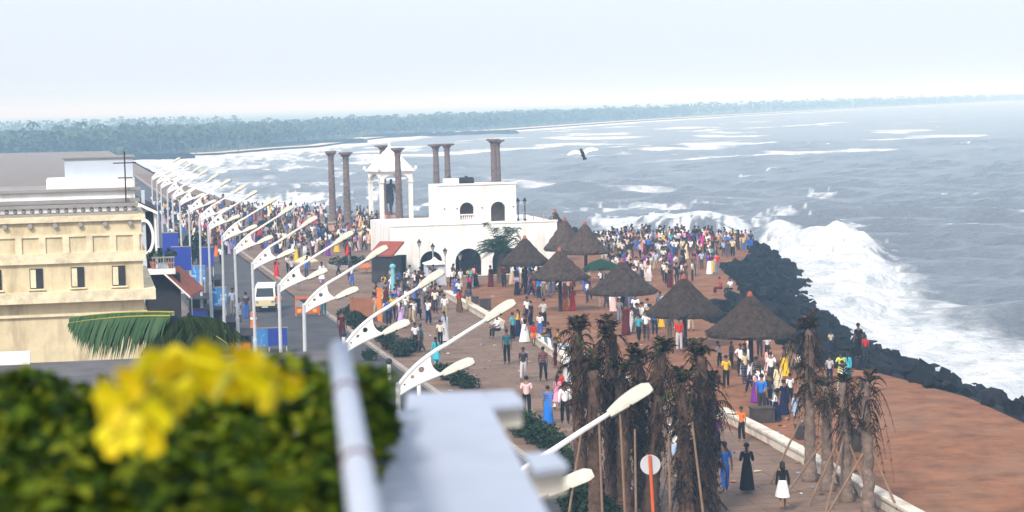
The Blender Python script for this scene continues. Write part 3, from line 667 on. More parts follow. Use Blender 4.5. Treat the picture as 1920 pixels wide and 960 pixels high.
# ------------------------------------------------------------------ street lamps
K = 53 / FPX
def lp(x, y): return ((x - 737) * K, (732 - y) * K)
def bez(p0, p1, p2, n=9):
    return [((1 - t) ** 2 * p0[0] + 2 * t * (1 - t) * p1[0] + t * t * p2[0], (1 - t) ** 2 * p0[1] + 2 * t * (1 - t) * p1[1] + t * t * p2[1]) for t in [i / (n - 1) for i in range(n)]]
def make_lamp():
    t = empty('street_lamp', (0, 0, 0))
    mb = MB(); mb.lathe([(.17, -.12), (.17, .35), (.10, .42), (.085, 3.2), (.095, 3.24), (.095, 3.34), (.07, 3.4), (.062, 6.72), (.03, 6.75)], 12); mb.build('pole', m_pole, t)
    up = bez(lp(737, 720), lp(772, 672), lp(830, 644), 10) + [lp(870, 620), lp(912, 596)]
    lo = bez(lp(737, 738), lp(770, 715), lp(828, 697), 9)
    up3 = [(x, 0, z + 6.5) for x, z in up]; lo3 = [(x, 0, z + 6.5) for x, z in lo]
    mb = MB(); mb.tube(up3, [.05] * 10 + [.045, .04], 8); mb.build('upper_arm', m_metal, t)
    mb = MB(); mb.tube(lo3, .04, 8); mb.build('lower_arm', m_metal, t)
    inner = bez(lp(800, 662), lp(797, 690), lp(822, 699), 8)
    out = [lp(739, 719)] + [p for p in up[1:7]] + inner + lo[::-1][1:]
    hl = [circle(*lp(749.5, 717.5), .028), circle(*lp(765, 703), .048), circle(*lp(782, 690), .075)]
    me = holed('bracket_fin', [(x, z + 6.5) for x, z in out], [[(x, z + 6.5) for x, z in h] for h in hl], .05, m_metal); obj('bracket_fin', me, t, (0, -.025, 0))
    def head(c0, c1, w):
        d = Vector((c1[0] - c0[0], 0, c1[1] - c0[1])); L = d.length; d.normalize(); n = Vector((-d.z, 0, d.x)); s = Vector((0, 1, 0))
        o = Vector((c0[0], 0, c0[1] + 6.5)); vs = []; k = 9; m = 10
        for i in range(k):
            u = i / (k - 1); ww = w * (.42 + .9 * u - .38 * u ** 3 if u < .9 else .62 * (1.02 - u) ** .5 + .3) ; hh = .24 * (.45 + .9 * u * (1.25 - u)) * (1 if u < .9 else .75)
            for j in range(m + 1):
                a = math.pi * j / m; vs.append(o + d * (L * u) + s * (ww * math.cos(a)) + n * (hh * math.sin(a) - .05))
        fs = [(i * (m + 1) + j, (i + 1) * (m + 1) + j, (i + 1) * (m + 1) + j + 1, i * (m + 1) + j + 1) for i in range(k - 1) for j in range(m)]
        fs += [tuple(range(m, -1, -1)), tuple((k - 1) * (m + 1) + j for j in range(m + 1))]
        mb = MB(); mb.add(vs, fs); h = mb.build('lamp_head', m_cream_lamp, t, True)
        ls = []
        for i in range(k):
            ls += [vs[i * (m + 1)] - n * .004, vs[i * (m + 1) + m] - n * .004]
        mid = [(a + b) / 2 - n * .05 for a, b in zip(ls[::2], ls[1::2])]
        vv = []
        for i in range(k): vv += [ls[2 * i], mid[i], ls[2 * i + 1]]
        f2 = []
        for i in range(k - 1): f2 += [(3 * i, 3 * i + 1, 3 * i + 4, 3 * i + 3), (3 * i + 1, 3 * i + 2, 3 * i + 5, 3 * i + 4)]
        mb = MB(); mb.add(vv, f2); mb.build('lens', m_lens, h)
        mb = MB(); mb.ball(o + d * (L * .45) - n * .06 + s * -.18, .035, 6, 4); mb.build('latch', m_black, h)
    head(lp(905, 599), lp(962, 566), .25)
    head(lp(822, 699), lp(882, 676), .25)
    return t
lamp = None
LY = [36.3, 53, 62.7, 75, 83.7, 95.7, 106, 116.7, 127.6, 138, 150, 162, 174, 186, 198, 210, 222]
LLAB = ['street lamp whose head crosses the shaggy palm trunks', 'street lamp with full curved bracket just above the white parapet', 'street lamp over the kerb shrubs by the pale thin bollard', 'street lamp rising behind the orange post', 'street lamp beside the red and orange barricade', 'street lamp whose pole passes the blue banner end']
for i, y in enumerate(LY):
    if lamp is None: o = lamp = make_lamp()
    else: o = copy_tree(lamp)
    o.location = (lamp_x(y) + (-0.92 if i == 0 else 0), y, 0); o.rotation_euler = (0, R((-.6, .4, -.3, .5, 0, -.4)[i % 6]), R(6 + (i * 7) % 5))
    tag(o, LLAB[i] if i < 6 else ORD[i] + ' double armed street lamp counting up the road from the white parapet', 'street lamp', 'street lamps along the road')

# ------------------------------------------------------------------ town side: cream building, balcony house
def cream_building():
    Y = 95; k = Y / FPX
    def z(py): return CAMZ - (py - 208.3) * k
    x0 = PD(268, 500, Y).x; t = empty('cream_building', (x0, Y, 0), R(11)); tag(t, 'ornate cream plaster building with balustrade and projecting cornices beside the street', 'building')
    W, D = 16.0, 14.0
    mb = MB(); mb.box(-W, 0, -.1, 0, D, z(400)); mb.build('wall', m_cream, t)
    def band(name, pa, pb, out, m): mb = MB(); mb.box(-W - out, -out, z(pb), out, D, z(pa)); mb.build(name, m, t)
    band('ledge', 541, 561, .50, m_creamtrim); band('cornice', 470, 489, .14, m_creamtrim); band('cornice', 402, 412, .16, m_creamtrim); band('cornice', 436, 440, .07, m_creamtrim); band('cornice', 583, 588, .12, m_creamtrim)
    mb = MB(); mb.box(-W - .16, -.16, z(561) , .12, D, z(561) + .001 ); 
    mb = MB(); mb.box(-W, -.02, z(400), -.12, D - 1, z(396)); mb.box(-W, -.02, z(386), -.12, .3, z(380)); mb.build('parapet_rail', m_grey, t)
    mb = MB()
    for i in range(44):
        mb.lathe([(.05, 0), (.10, .1), (.05, .22), (.08, z(386) - z(396))], 8, (-.3 - i * .36, .14, z(396)))
    mb.build('balustrade', m_grey, t)
    for i in range(16):
        x = -.25 - i * 1.0
        mb = MB(); mb.box(x - .14, -.07, z(470) + .002, x + .14, -.001, z(440) - .002); mb.build('pilaster', m_creamtrim, t)
    for i in range(9):
        x = -1.05 - i * 1.75
        w = mbx('window', (x - .28, -.04, z(535), x + .28, -.002, z(497)), m_dark, t)
        mbx('shutter', (x - .25, -.07, z(533), x - .02, -.042, z(499)), m_creamtrim, w); mbx('window_sill', (x - .36, -.14, z(535) - .06, x + .36, -.001, z(535) - .002), m_creamtrim, w)
    for i in range(15):
        x = -.5 - i * 1.06
        mb = MB(); mb.tube([(x, -.17, z(418)), (x, -.02, z(418))], .11, 10); mb.build('roundel', m_grey, t)
    # penthouse
    mb = MB(); mb.box(-W + 2, .8, z(396), -.22, 6, z(357)); mb.build('penthouse_wall', m_white, t)
    mb = MB(); mb.box(-W + 1.8, .6, z(357) + .001, .02, 6.2, z(352)); mb.box(-W + 1.8, .55, z(380) + .02, -.02, .79, z(372)); mb.build('penthouse_slab', m_grey, t)
    mb = MB(); mb.box(-4, 1.0, z(352) + .001, -.2, 5, z(335)); mb.build('stair_head', m_white, t)
    o = mbx('roof_screen', (-3.2, 1.4, z(335) + .001, -.26, 3.4, z(296)), m_bluegrey, t)
    mbx('screen_cap', (-3.3, 1.3, z(296) + .001, -.16, 3.5, z(293)), m_grey, t)
    # roof mast, a thing by itself
    q = Matrix.Translation((x0, Y, 0)) @ Matrix.Rotation(R(11), 4, 'Z') @ Vector((-.62, .4, z(396)))
    a = empty('roof_mast', q, R(11)); tag(a, 'rusty thin mast with two crossarms on the cream building roof', 'mast')
    mb = MB(); mb.tube([(0, 0, 0), (0, 0, 2.6)], .035, 6); mb.build('mast_pole', m_wood, a)
    for zz, w in ((1.45, .32), (2.1, .5)): mb = MB(); mb.tube([(-w, 0, zz), (w, 0, zz)], .028, 6); mb.build('crossarm', m_wood, a)
def mbx(name, b, m, parent=None, loc=None, rz=0):
    mb = MB(); mb.box(*b); return mb.build(name, m, parent, False, loc, rz)
cream_building()

def balcony_house():
    Y = 116; k = Y / FPX
    def z(py): return CAMZ - (py - 206.5) * k
    x0 = PD(270, 500, Y).x; t = empty('balcony_house', (x0, Y, 0), R(11)); tag(t, 'pale house with balcony, round white frame and red tiled lean-to', 'house')
    mbx('wall', (-13, 0, -.1, 0, 9, z(385)), m_bluegrey, t)
    mb = MB(); q = [(-2.5, z(340)), (.78, z(398)), (.78, z(398) + .16), (-2.5, z(340) + .16)]
    mb.add([(x, -.6, zz) for x, zz in q] + [(x, 9, zz) for x, zz in q], [(0, 1, 2, 3), (7, 6, 5, 4), (0, 4, 5, 1), (1, 5, 6, 2), (2, 6, 7, 3), (3, 7, 4, 0)]); mb.build('roof', m_dark, t)
    mb = MB(); mb.add([(x, -.66, zz - .07) for x, zz in q] + [(x, -.605, zz - .07) for x, zz in q], [(0, 1, 2, 3), (7, 6, 5, 4), (0, 4, 5, 1), (1, 5, 6, 2), (2, 6, 7, 3), (3, 7, 4, 0)]); mb.build('barge_board', m_white, t)
    mbx('corner_post', (-.02, -.12, z(510), .16, .06, z(355)), m_bluegrey, t); mbx('porch_post', (.62, -.3, z(502), .72, -.2, z(398)), m_white, t)
    mbx('recess_shade_block', (.18, .3, z(502), .60, 3, z(400)), m_dark, t)  # solid near-black block, the hollow's shade given by its colour
    # round frame
    ring = [(.05 + .55 * math.cos(a), z(443) + 1.0 * math.sin(a)) for a in [2 * math.pi * i / 28 for i in range(28)]]; inn = [(.05 + .40 * math.cos(a), z(443) + .82 * math.sin(a)) for a in [2 * math.pi * i / 28 for i in range(28)]]
    obj('round_frame', holed('round_frame', ring, [inn], .12, m_white), t, (0, -.28, 0))
    mbx('balcony_slab', (-.5, -.7, z(513), 1.62, 4, z(503)), m_white, t)
    mb = MB()
    for i in range(9): x = .45 + i * .135; mb.box(x, -.62, z(503) + .001, x + .03, -.59, z(483))
    mb.box(.4, -.63, z(483) + .001, 1.6, -.57, z(480)); mb.box(.4, -.62, z(493), 1.6, -.60, z(491)); mb.build('railing', m_grey, t)
    q = [(1.0, z(511)), (2.35, z(558)), (2.35, z(558) + .12), (1.0, z(511) + .12)]
    mb = MB(); mb.add([(x, -.72, zz - .04) for x, zz in q] + [(x + 1.0, 4, zz - .04) for x, zz in q], [(0, 1, 2, 3), (7, 6, 5, 4), (0, 4, 5, 1), (1, 5, 6, 2), (2, 6, 7, 3), (3, 7, 4, 0)]); mb.build('tiled_lean_to', m_tile, t)
    mb = MB(); mb.add([(x, -.80, zz - .06) for x, zz in q] + [(x, -.725, zz - .06) for x, zz in q], [(0, 1, 2, 3), (7, 6, 5, 4), (0, 4, 5, 1), (1, 5, 6, 2), (2, 6, 7, 3), (3, 7, 4, 0)]); mb.build('lean_to_barge_board', m_white, t)
    mbx('shade_void_block', (.02, .2, 0, 1.9, 4.5, z(516)), m_dark, t); mbx('shop_sill', (.1, -.55, z(592), 1.5, .1, z(585)), m_grey, t)  # solid near-black block stands for the shade under the lean-to
    M = Matrix.Translation((x0, Y, 0)) @ Matrix.Rotation(R(11), 4, 'Z')
    for x, lb in ((.5, 'terracotta pot with dark plant on the balcony beside the round frame'), (1.4, 'terracotta pot by the railing end of the balcony')):
        o = empty('flower_pot', M @ Vector((x, -.2, z(503)))); tag(o, lb, 'pot')
        mb = MB(); mb.lathe([(.12, 0), (.2, .34), (.22, .34), (.22, .40), (.17, .40)], 12); mb.build('pot_body', m_tile, o)
        mb = MB(); mb.tint = GR[0]; leafblob(mb, (0, 0, .75), .34, 60, .1, GR); mb.build('plant', m_leafdark, o)
balcony_house()
# more of the street front, mostly out of the picture's way
for i, (y, w, h, lb) in enumerate(((140, 11, 4.6, 'low plain house behind the blue boards'), (160, 12, 5.2, 'pale low house farther along the street front'), (182, 14, 4.8, 'far low street house with flat roof'))):
    t = empty('street_house', (lamp_x(y) - 6.0, y, 0), R(11)); tag(t, lb, 'house')
    mbx('wall', (-12, 0, -.1, 0, w, h), [m_bluegrey, m_white, m_cream][i], t); mbx('roof', (-12.2, -.2, h + .001, .2, w + .2, h + .25), m_grey, t)
    for kx in (-2.2, -5.2, -8.2): wdw = mbx('window', (kx - .5, -.03, 1.2, kx + .5, -.002, 2.6), m_dark, t); mbx('window_sill', (kx - .6, -.12, 1.1, kx + .6, -.031, 1.19), m_white, wdw)
    for ky in (2.5, 6, 9): mbx('door', (.002, ky, 0, .04, ky + 1, 2.2), m_wood, t)

# dark street trees between the boards
def bush_mesh(r, n, size, flat, greens):
    mb = MB(); mb.tint = greens[0]
    for k in range(5): leafblob(mb, (rw.uniform(-.3, .3) * r, rw.uniform(-.3, .3) * r, r * rw.uniform(.45, .7) * flat), r * .72, n // 5, size, greens, flat)
    return mb
DG = [(0.012, 0.028, 0.012), (0.02, 0.042, 0.014), (0.03, 0.058, 0.018), (0.016, 0.034, 0.016)]
for px, yb, h, r, lb in ((303, 505, 3.4, .9, 'narrow dark evergreen between the balcony and the blue boards'), (345, 470, 2.6, 1.2, 'round dark street tree behind the blue boards'), (372, 450, 2.6, 1.3, 'dark clipped street tree beside the receding lamps')):
    p = G(px, yb + 45); t = empty('street_tree', p); tag(t, lb, 'tree'); mb = MB(); mb.tube([(0, 0, 0), (.05, 0, h * .6)], [.12, .07], 8); mb.build('trunk', m_wood, t)
    mb = MB(); mb.tint = DG[0]
    for q in range(6): leafblob(mb, (rw.uniform(-.3, .3) * r, rw.uniform(-.3, .3) * r, h * rw.uniform(.45, .85)), r * .7, 160, .13, DG)
    mb.build('crown', m_leafdark, t)

# hoardings, stalls and street clutter
def hoarding(px, yt, yb, wpx, Y, m, label, legs=0.7):
    k = Y / FPX; c = PD(px, yb, Y); h = (yb - yt) * k; w = wpx * k; t = empty('advertising_board', (c.x, Y, 0), R(6)); tag(t, label, 'board')
    b = max(.02, c.z)
    mb = MB(); mb.box(-w / 2, 0, b, w / 2, .06, b + h); mb.build('panel', m, t)
    mb = MB(); mb.box(-w / 2 - .03, -.02, b + h + .001, w / 2 + .03, .08, b + h + .06); mb.build('top_rail', m_grey, t)
    for s in (-1, 1): mb = MB(); mb.tube([(s * (w / 2 - .05), .1, -.05), (s * (w / 2 - .05), .1, b + h)], .035, 6); mb.build('leg', m_pole, t)
hoarding(320, 437, 478, 30, 137, m_ban_deep, 'dark blue board behind the balcony tree')
hoarding(341, 463, 507, 36, 131, m_ban_deep, 'dark blue board with a white figure above red tiles')
hoarding(388, 464, 500, 26, 152, m_ban_deep, 'dark blue board between two lamp poles up the street')
hoarding(372, 499, 530, 26, 141, m_ban_light, 'sky blue board above a dark stall')
hoarding(411, 539, 574, 28, 128, m_ban_light, 'sky blue board with pale map patch over the stall')
hoarding(490, 616, 650, 34, 121.5, m_ban_light, 'pale sky blue banner with white marks at the road edge')
hoarding(521, 615, 648, 36, 121.2, m_ban_deep, 'royal blue banner next to the pale one at the road edge')
def stall(px, Y, w, h, mc, label):
    c = PD(px, 600, Y); t = empty('vendor_stall', (c.x, Y, 0), R(10)); tag(t, label, 'stall')
    mbx('counter', (-w / 2, -.4, .05, w / 2, .4, .9), mc, t); mbx('counter_top', (-w / 2 - .06, -.46, .901, w / 2 + .06, .46, .96), m_wood, t)
    mbx('back_panel', (-w / 2, .42, .961, w / 2, .46, h - .1), m_dark, t)
    mb = MB(); q = [(-w / 2 - .2, -.7, h - .25), (w / 2 + .2, -.7, h - .25), (w / 2 + .2, .6, h), (-w / 2 - .2, .6, h)]; mb.add(q + [(a, b, d + .05) for a, b, d in q], [(3, 2, 1, 0), (4, 5, 6, 7), (0, 1, 5, 4), (1, 2, 6, 5), (2, 3, 7, 6), (3, 0, 4, 7)]); mb.build('canopy', m_dark, t)
    for s in (-1, 1): mb = MB(); mb.tube([(s * w / 2, -.5, .0), (s * w / 2, -.5, h - .22)], .03, 6); mb.build('post', m_wood, t)
stall(433, 123, .75, 1.75, m_orange, 'narrow stall with orange front under the sky blue board'); stall(405, 129, .9, 1.9, m_dark, 'black stall beneath the sky blue board'); stall(372, 138, 1.1, 1.8, m_blue, 'dark blue stall beside the tiled lean-to'); stall(408, 152, .6, 1.9, m_tile, 'tall brown booth by the bright lamp pole'); stall(452, 118, .9, 1.5, m_orange, 'low orange fronted stall behind the leaning lamp poles')
p = G(476, 614); t = empty('orange_barrel', p); tag(t, 'orange traffic barrel standing on the road beside the van', 'barrel'); mb = MB(); mb.lathe([(.24, 0), (.24, .1), (.2, .11), (.18, .95), (.1, 1.0)], 14); mb.build('barrel_body', m_orange, t); mb = MB(); mb.lathe([(.205, .5), (.2, .65)], 14, cap=False); mb.build('stripe', m_white, t); mb = MB(); mb.tube([(0, 0, 1.0), (0, 0, 1.2)], .05, 8); mb.build('handle', m_orange, t)

def barricade():
    p = G(577, 591); t = empty('road_barricade', p, R(8)); tag(t, 'orange and red road barricade standing across the road end', 'barricade')
    w = .75
    for s in (-1, 1): mb = MB(); mb.tube([(s * w, 0, .05), (s * w, 0, 1.25)], .04, 8); mb.tube([(s * w, -.3, .03), (s * w, .3, .03)], .04, 8); mb.build('leg', m_orange, t)
    mbx('sign_panel', (-w + .04, -.02, .55, w - .04, .02, 1.22), m_grey, t); mbx('orange_board', (-w - .03, -.06, .12, w + .03, -.025, .5), m_redorange, t); mbx('top_board', (-w + .04, -.05, 1.05, w - .04, -.022, 1.2), m_redorange, t)
    mb = MB(); mb.add([(-.55, -.045, 1.04), (.55, -.045, 1.04), (0, -.045, .62)], [(0, 2, 1)]); mb.add([(-.55, -.026, 1.04), (.55, -.026, 1.04), (0, -.026, .62)], [(0, 1, 2)]); mb.build('chevron', m_dark, t)
    for x in (-.5, 0, .5): mbx('yellow_patch', (x - .16, -.075, .2, x + .1, -.062, .42), m_yellow, t)
m_yellow = mat('yellow_paint', (.75, .42, .03), .6, .15, 3)
barricade()
p = G(682, 603); t = empty('notice_board', p, R(5)); tag(t, 'brown notice board standing left of the orange post', 'board'); mbx('panel', (-.85, 0, .15, .6, .06, 1.5), mat('brown_board', (.30, .12, .06), .8, .2, 2), t)
for x in (-.8, .55): mb = MB(); mb.tube([(x, .1, 0), (x, .1, 1.55)], .04, 6); mb.build('leg', m_wood, t)
p = G(712, 602); t = empty('orange_post', p); tag(t, 'bright orange upright sign post near the shrubs', 'post'); mbx('panel', (-.14, -.05, .0, .14, .05, 2.0), m_orange, t); mbx('cap', (-.17, -.08, 2.001, .17, .08, 2.08), m_orange, t)
p = G(738, 572); t = empty('turquoise_pump', p); tag(t, 'turquoise painted post with round foot amid the people', 'post'); m_turq = mat('turquoise_paint', (.18, .50, .58), .6, .1, 3)
mb = MB(); mb.lathe([(.4, 0), (.4, .5), (.3, .6)], 14); mb.build('foot', m_turq, t); mb = MB(); mb.lathe([(.14, .6), (.13, 2.5), (.2, 2.55), (.2, 2.7), (.05, 2.8)], 12); mb.build('column', m_turq, t)

def van():
    p = G(497, 582); t = empty('white_van', (p.x, p.y, -.12), R(3)); tag(t, 'white minivan facing down the road with cream lower front', 'van')
    m_vw = mat('van_white', (.80, .79, .74), .35, .04, 2, spec=.5); m_vc = mat('van_cream', (.70, .60, .36), .4, .06, 2, spec=.5); m_gl = mat('van_glass', (.02, .025, .03), .15, .1, 2, spec=.6)
    prof = [(0, .3), (0, .85), (.12, .98), (.55, 1.62), (.9, 1.76), (3.0, 1.78), (3.25, 1.6), (3.35, .9), (3.35, .3)]; w = .72
    mb = MB(); n = len(prof); vs = []
    for s, q in ((-1, 1), (-1, 0), (1, 0), (1, 1)):
        for y, z in prof: tp = 1 if z < 1 else .90; vs.append((s * (w - (.06 if q else 0)) * tp, y + (0 if q else 0) , z - (0 if not q or z < 1.5 else 0)))
    mb.add([(-w * (1 if z < 1 else .88), y, z) for y, z in prof] + [(w * (1 if z < 1 else .88), y, z) for y, z in prof], [tuple(range(n))[::-1], tuple(range(n, 2 * n))] + [(i, (i + 1) % n, n + (i + 1) % n, n + i) for i in range(n)]); mb.build('body', m_vw, t)
    mb = MB(); mb.add([(-.60, .13, 1.02), (.60, .13, 1.02), (.54, .50, 1.57), (-.54, .50, 1.57)], [(0, 1, 2, 3)]); b = mb.build('windscreen', m_gl, t); b.location = (0, -.012, .006)
    mbx('front_panel', (-.66, -.02, .42, .66, -.003, .82), m_vc, t); mbx('bumper', (-.70, -.10, .28, .70, -.022, .41), m_black, t); mbx('number_plate', (-.2, -.115, .32, .2, -.102, .39), m_white, t)
    for s in (-1, 1):
        mb = MB(); mb.tube([(s * .5, -.045, .68), (s * .5, -.021, .68)], .09, 12); mb.build('headlight', m_lens, t)
        for y in (.55, 2.75):
            mb = MB(); mb.tube([(s * .60, y, .28), (s * .74, y, .28)], .28, 16); wh = mb.build('wheel', m_black, t); mb = MB(); mb.tube([(s * .741, y, .28), (s * .755, y, .28)], .15, 12); mb.build('rim', m_pole, wh)
        mb = MB(); mb.add([(s * .712, .6, 1.05), (s * .712, 3.1, 1.05), (s * .645, 2.95, 1.58), (s * .645, .8, 1.58)], [(0, 1, 2, 3) if s > 0 else (3, 2, 1, 0)]); b = mb.build('side_window', m_gl, t); b.location = (s * .012, 0, 0)
        mbx('mirror', (s * .74 - .05, .3, 1.02, s * .74 + .08, .36, 1.18), m_black, t)
van()
def motorcycle(px, py, rz, label):
    p = G(px, py); t = empty('motorcycle', (p.x, p.y, -.12), rz); tag(t, label, 'motorcycle')
    for y in (-.62, .62):
        mb = MB(); n = 20; 
        pts = [(0, y + .27 * math.cos(a), .3 + .27 * math.sin(a)) for a in [2 * math.pi * i / n for i in range(n + 1)]]; mb.tube(pts, .05, 6, False); w = mb.build('wheel', m_black, t)
        mb = MB(); mb.tube([(-.04, y, .3), (.04, y, .3)], .1, 10); mb.build('hub', m_pole, w)
    mb = MB(); mb.tube([(0, .62, .3), (0, .1, .75), (0, -.42, .68), (0, -.62, .3)], [.04, .1, .09, .04], 8); mb.build('frame', m_black, t)
    mb = MB(); mb.ball((0, -.2, .84), .17, 10, 6, .8, 1.4, .7); mb.build('tank', m_redroof, t)
    mbx('seat', (-.13, .02, .80, .13, .62, .90), m_black, t)
    mb = MB(); mb.tube([(0, -.62, .3), (0, -.42, .98)], .035, 6); mb.build('fork', m_pole, t); mb = MB(); mb.tube([(-.34, -.34, 1.06), (-.2, -.42, 1.0), (.2, -.42, 1.0), (.34, -.34, 1.06)], .02, 6); mb.build('handlebar', m_black, t)
    mb = MB(); mb.ball((0, -.53, .9), .11, 10, 6); mb.build('headlight', m_lens, t)
    return p
MC1 = motorcycle(522, 590, R(4), 'motorcycle with a rider in orange beside the white van'); MC2 = motorcycle(483, 573, R(-5), 'motorcycle ridden past the far side of the white van')

# parasols over the vendors in the square
def parasol(px, yb, ytop, wpx, col, label):
    p = G(px, yb); k = p.y / FPX; h = (yb - ytop) * k; r = wpx / 2 * k; t = empty('vendor_parasol', p); tag(t, label, 'parasol')
    mb = MB(); mb.tube([(0, 0, 0), (0, 0, h)], .03, 6); mb.build('pole', m_wood, t)
    mb = MB(); n = 16; mb.lathe([(.03, h), (r * .55, h - .18 * r * 1.3), (r, h - .5 * r), (r * .97, h - .5 * r - .12), (r * .9, h - .5 * r - .05), (.03, h - .06)], n); mb.build('canopy', mat('parasol_cloth', col, .9, .12, 3), t)
parasol(575, 508, 478, 46, (.66, .55, .34), 'cream parasol in the square left of the planting bed'); parasol(553, 455, 436, 34, (.60, .50, .34), 'small cream parasol among the people in the square'); parasol(607, 462, 442, 30, (.62, .58, .50), 'pale grey parasol by the hedge under the pillars'); parasol(690, 456, 428, 40, (.70, .50, .34), 'peach parasol close to the pavilion'); parasol(688, 512, 492, 34, (.40, .13, .05), 'rust red parasol before the kiosk')
p = G(1128, 545); 
t = empty('vendor_parasol', (p.x, p.y, .03)); tag(t, 'dark green vendor parasol behind the shelter row in the crowd', 'parasol'); mb = MB(); mb.tube([(0, 0, 0), (0, 0, 2.2)], .03, 6); mb.build('pole', m_wood, t); mb = MB(); mb.lathe([(.03, 2.25), (.8, 2.0), (1.4, 1.5), (1.3, 1.5), (.05, 2.1)], 12); mb.build('canopy', mat('green_cloth', (.004, .03, .012), .9, .15, 2), t)

# planting beds, shrubs, hedges
SHR = None
def shrub(px, py, r, label, group, hs=1.0, z=0.0):
    global SHR
    p = G(px, py)
    if SHR is None:
        SHR = []
        for i in range(3): SHR.append(bush_mesh(1.0, 900, .085, .85, DG).mesh('foliage', m_leafdark))
        SHR.append((lambda m: (m.tube([(0, 0, -.05), (.05, 0, .5)], [.06, .04], 6), m.mesh('stem', m_wood))[1])(MB()))
    t = empty('shrub', (p.x, p.y, z)); o = obj('foliage', SHR[rw.randrange(3)], t); obj('stem', SHR[3], t); t.scale = (r, r, r * hs); t.rotation_euler.z = rw.uniform(0, 6); tag(t, label, 'shrub', group)
for ni, (px, py, r) in enumerate(((646, 600, .75), (660, 610, .85), (676, 616, .85), (690, 630, .8), (664, 596, .9), (722, 640, .8), (738, 655, .8), (756, 668, .75), (770, 660, .7), (842, 712, .75), (862, 722, .7), (880, 728, .6), (828, 705, .6))):
    shrub(px, py, r, 'dark green clipped shrub in the kerb strip, ' + ORD[ni] + ' from the brown notice board', 'kerb strip shrubs')
for ni, (px, py, r) in enumerate(((972, 806, .75), (990, 818, .85), (1012, 832, .8), (1034, 845, .75), (1062, 886, .8), (1092, 915, .85), (1110, 945, .9), (1085, 962, .8), (1130, 975, .8))):
    shrub(px, py, r, 'dark green rounded shrub beside the palm trunks, ' + ORD[ni] + ' from the parapet corner', 'shrubs by the palm trunks')
shrub(694, 672, .5, 'light yellow green young shrub by the road kerb', None)
def bed(px, py, rx, ry, n, label):
    p = G(px, py); t = empty('planting_bed', p, R(11)); tag(t, label, 'planting bed')
    mb = MB(); m = 28; mb.lathe([(1, -.1), (1, .35), (.9, .36), (.9, .2)], m); mb.v = [(x * rx, y * ry, z) for x, y, z in mb.v]; mb.build('bed_kerb', m_grey, t)
    mb = MB(); mb.tint = DG[0]
    for i in range(n): a = rw.uniform(0, 6.28); q = rw.uniform(0, .75); leafblob(mb, (q * rx * math.cos(a), q * ry * math.sin(a), .5), .6, 130, .1, DG)
    mb.build('foliage', m_leafdark, t)
bed(509, 429, 2.2, 3.2, 14, 'oval green planting bed in the far square'); bed(628, 456, 1.5, 2.2, 9, 'green planting bed below the outer pillars'); bed(652, 502, 1.7, 2.2, 8, 'round kerbed planting bed nearest the road'); bed(560, 452, 1.5, 2.5, 8, 'dark green hedge bed behind the cream parasols')
def stonebox(px, py, wpx, hpx, label, name='stone_block'):
    p = G(px, py); k = p.y / FPX; w, h = wpx * k, hpx * k; t = empty(name, (p.x, p.y, .0), R(9)); tag(t, label, 'block')
    mbx('block_body', (-w / 2, 0, -.05, w / 2, w * .7, h), m_blk, t); mbx('rim', (-w / 2 - .03, -.03, h + .001, w / 2 + .03, w * .7 + .03, h + .06), m_blk, t)
m_blk = mat('dark_brown_stone', (.055, .042, .036), .9, .3, 2.5, .4, dirt=(.12, .08, .06), dscale=1.5, damount=.5)
stonebox(911, 582, 20, 20, 'dark stone block at the near end of the low wall'); stonebox(884, 572, 28, 14, 'low dark slab on the sand before the arches'); stonebox(1433, 795, 42, 28, 'dark stone seat block on the red sand'); stonebox(1513, 826, 34, 26, 'dark stone block between the staked palm trunks'); stonebox(755, 660, 22, 24, 'dark stone planter among the kerb shrubs'); stonebox(860, 722, 20, 24, 'dark stone planter half covered by kerb shrubs'); stonebox(1598, 850, 40, 40, 'dark stone block at the low wall behind the last palm')

# low white walls between paving and sand
m_lw = mat('stained_whitewash', (.66, .60, .50), .9, .1, 1.2, .3, 9, dirt=(.26, .19, .14), dscale=1.3, damount=.8)
def lowwall(pts, label):
    w = [G(*p) for p in pts]; t = empty('low_wall', (0, 0, 0)); tag(t, label, 'wall'); xs, ys = resample([(p.x, p.y) for p in w], max(3, int((w[0] - w[-1]).length / 1.2)))
    def strip(off0, off1, z0, z1, name, jit):
        mb = MB(); L = []
        for i in range(len(xs)):
            a, b = max(0, i - 1), min(len(xs) - 1, i + 1); d = Vector((xs[b] - xs[a], ys[b] - ys[a], 0)).normalized(); n = Vector((-d.y, d.x, 0)); c = Vector((xs[i], ys[i], 0)); j = rw.uniform(-jit, jit)
            L.append([c + n * (off0 + j), c + n * (off1 + j)])
        for (a, b), (c, d) in zip(L[:-1], L[1:]):
            q = [a, b, d, c]; mb.add([(v.x, v.y, z0) for v in q] + [(v.x, v.y, z1) for v in q], [(3, 2, 1, 0), (4, 5, 6, 7), (0, 1, 5, 4), (1, 2, 6, 5), (2, 3, 7, 6), (3, 0, 4, 7)])
        mb.build(name, m_lw, t)
    strip(-.17, .17, -.1, .36, 'wall_body', 0); strip(-.24, .24, .361, .45, 'coping', .012)
lowwall([(838, 556), (862, 570), (900, 592), (940, 616)], 'stained white low wall beside the dark block before the arches')
lowwall([(1002, 640), (1040, 668), (1075, 690), (1130, 712), (1200, 735)], 'white low wall running behind the shaggy palms')
lowwall([(1352, 784), (1420, 818), (1500, 862), (1560, 897), (1612, 925), (1700, 975), (1850, 1060)], 'long stained white low wall along the staked palms')

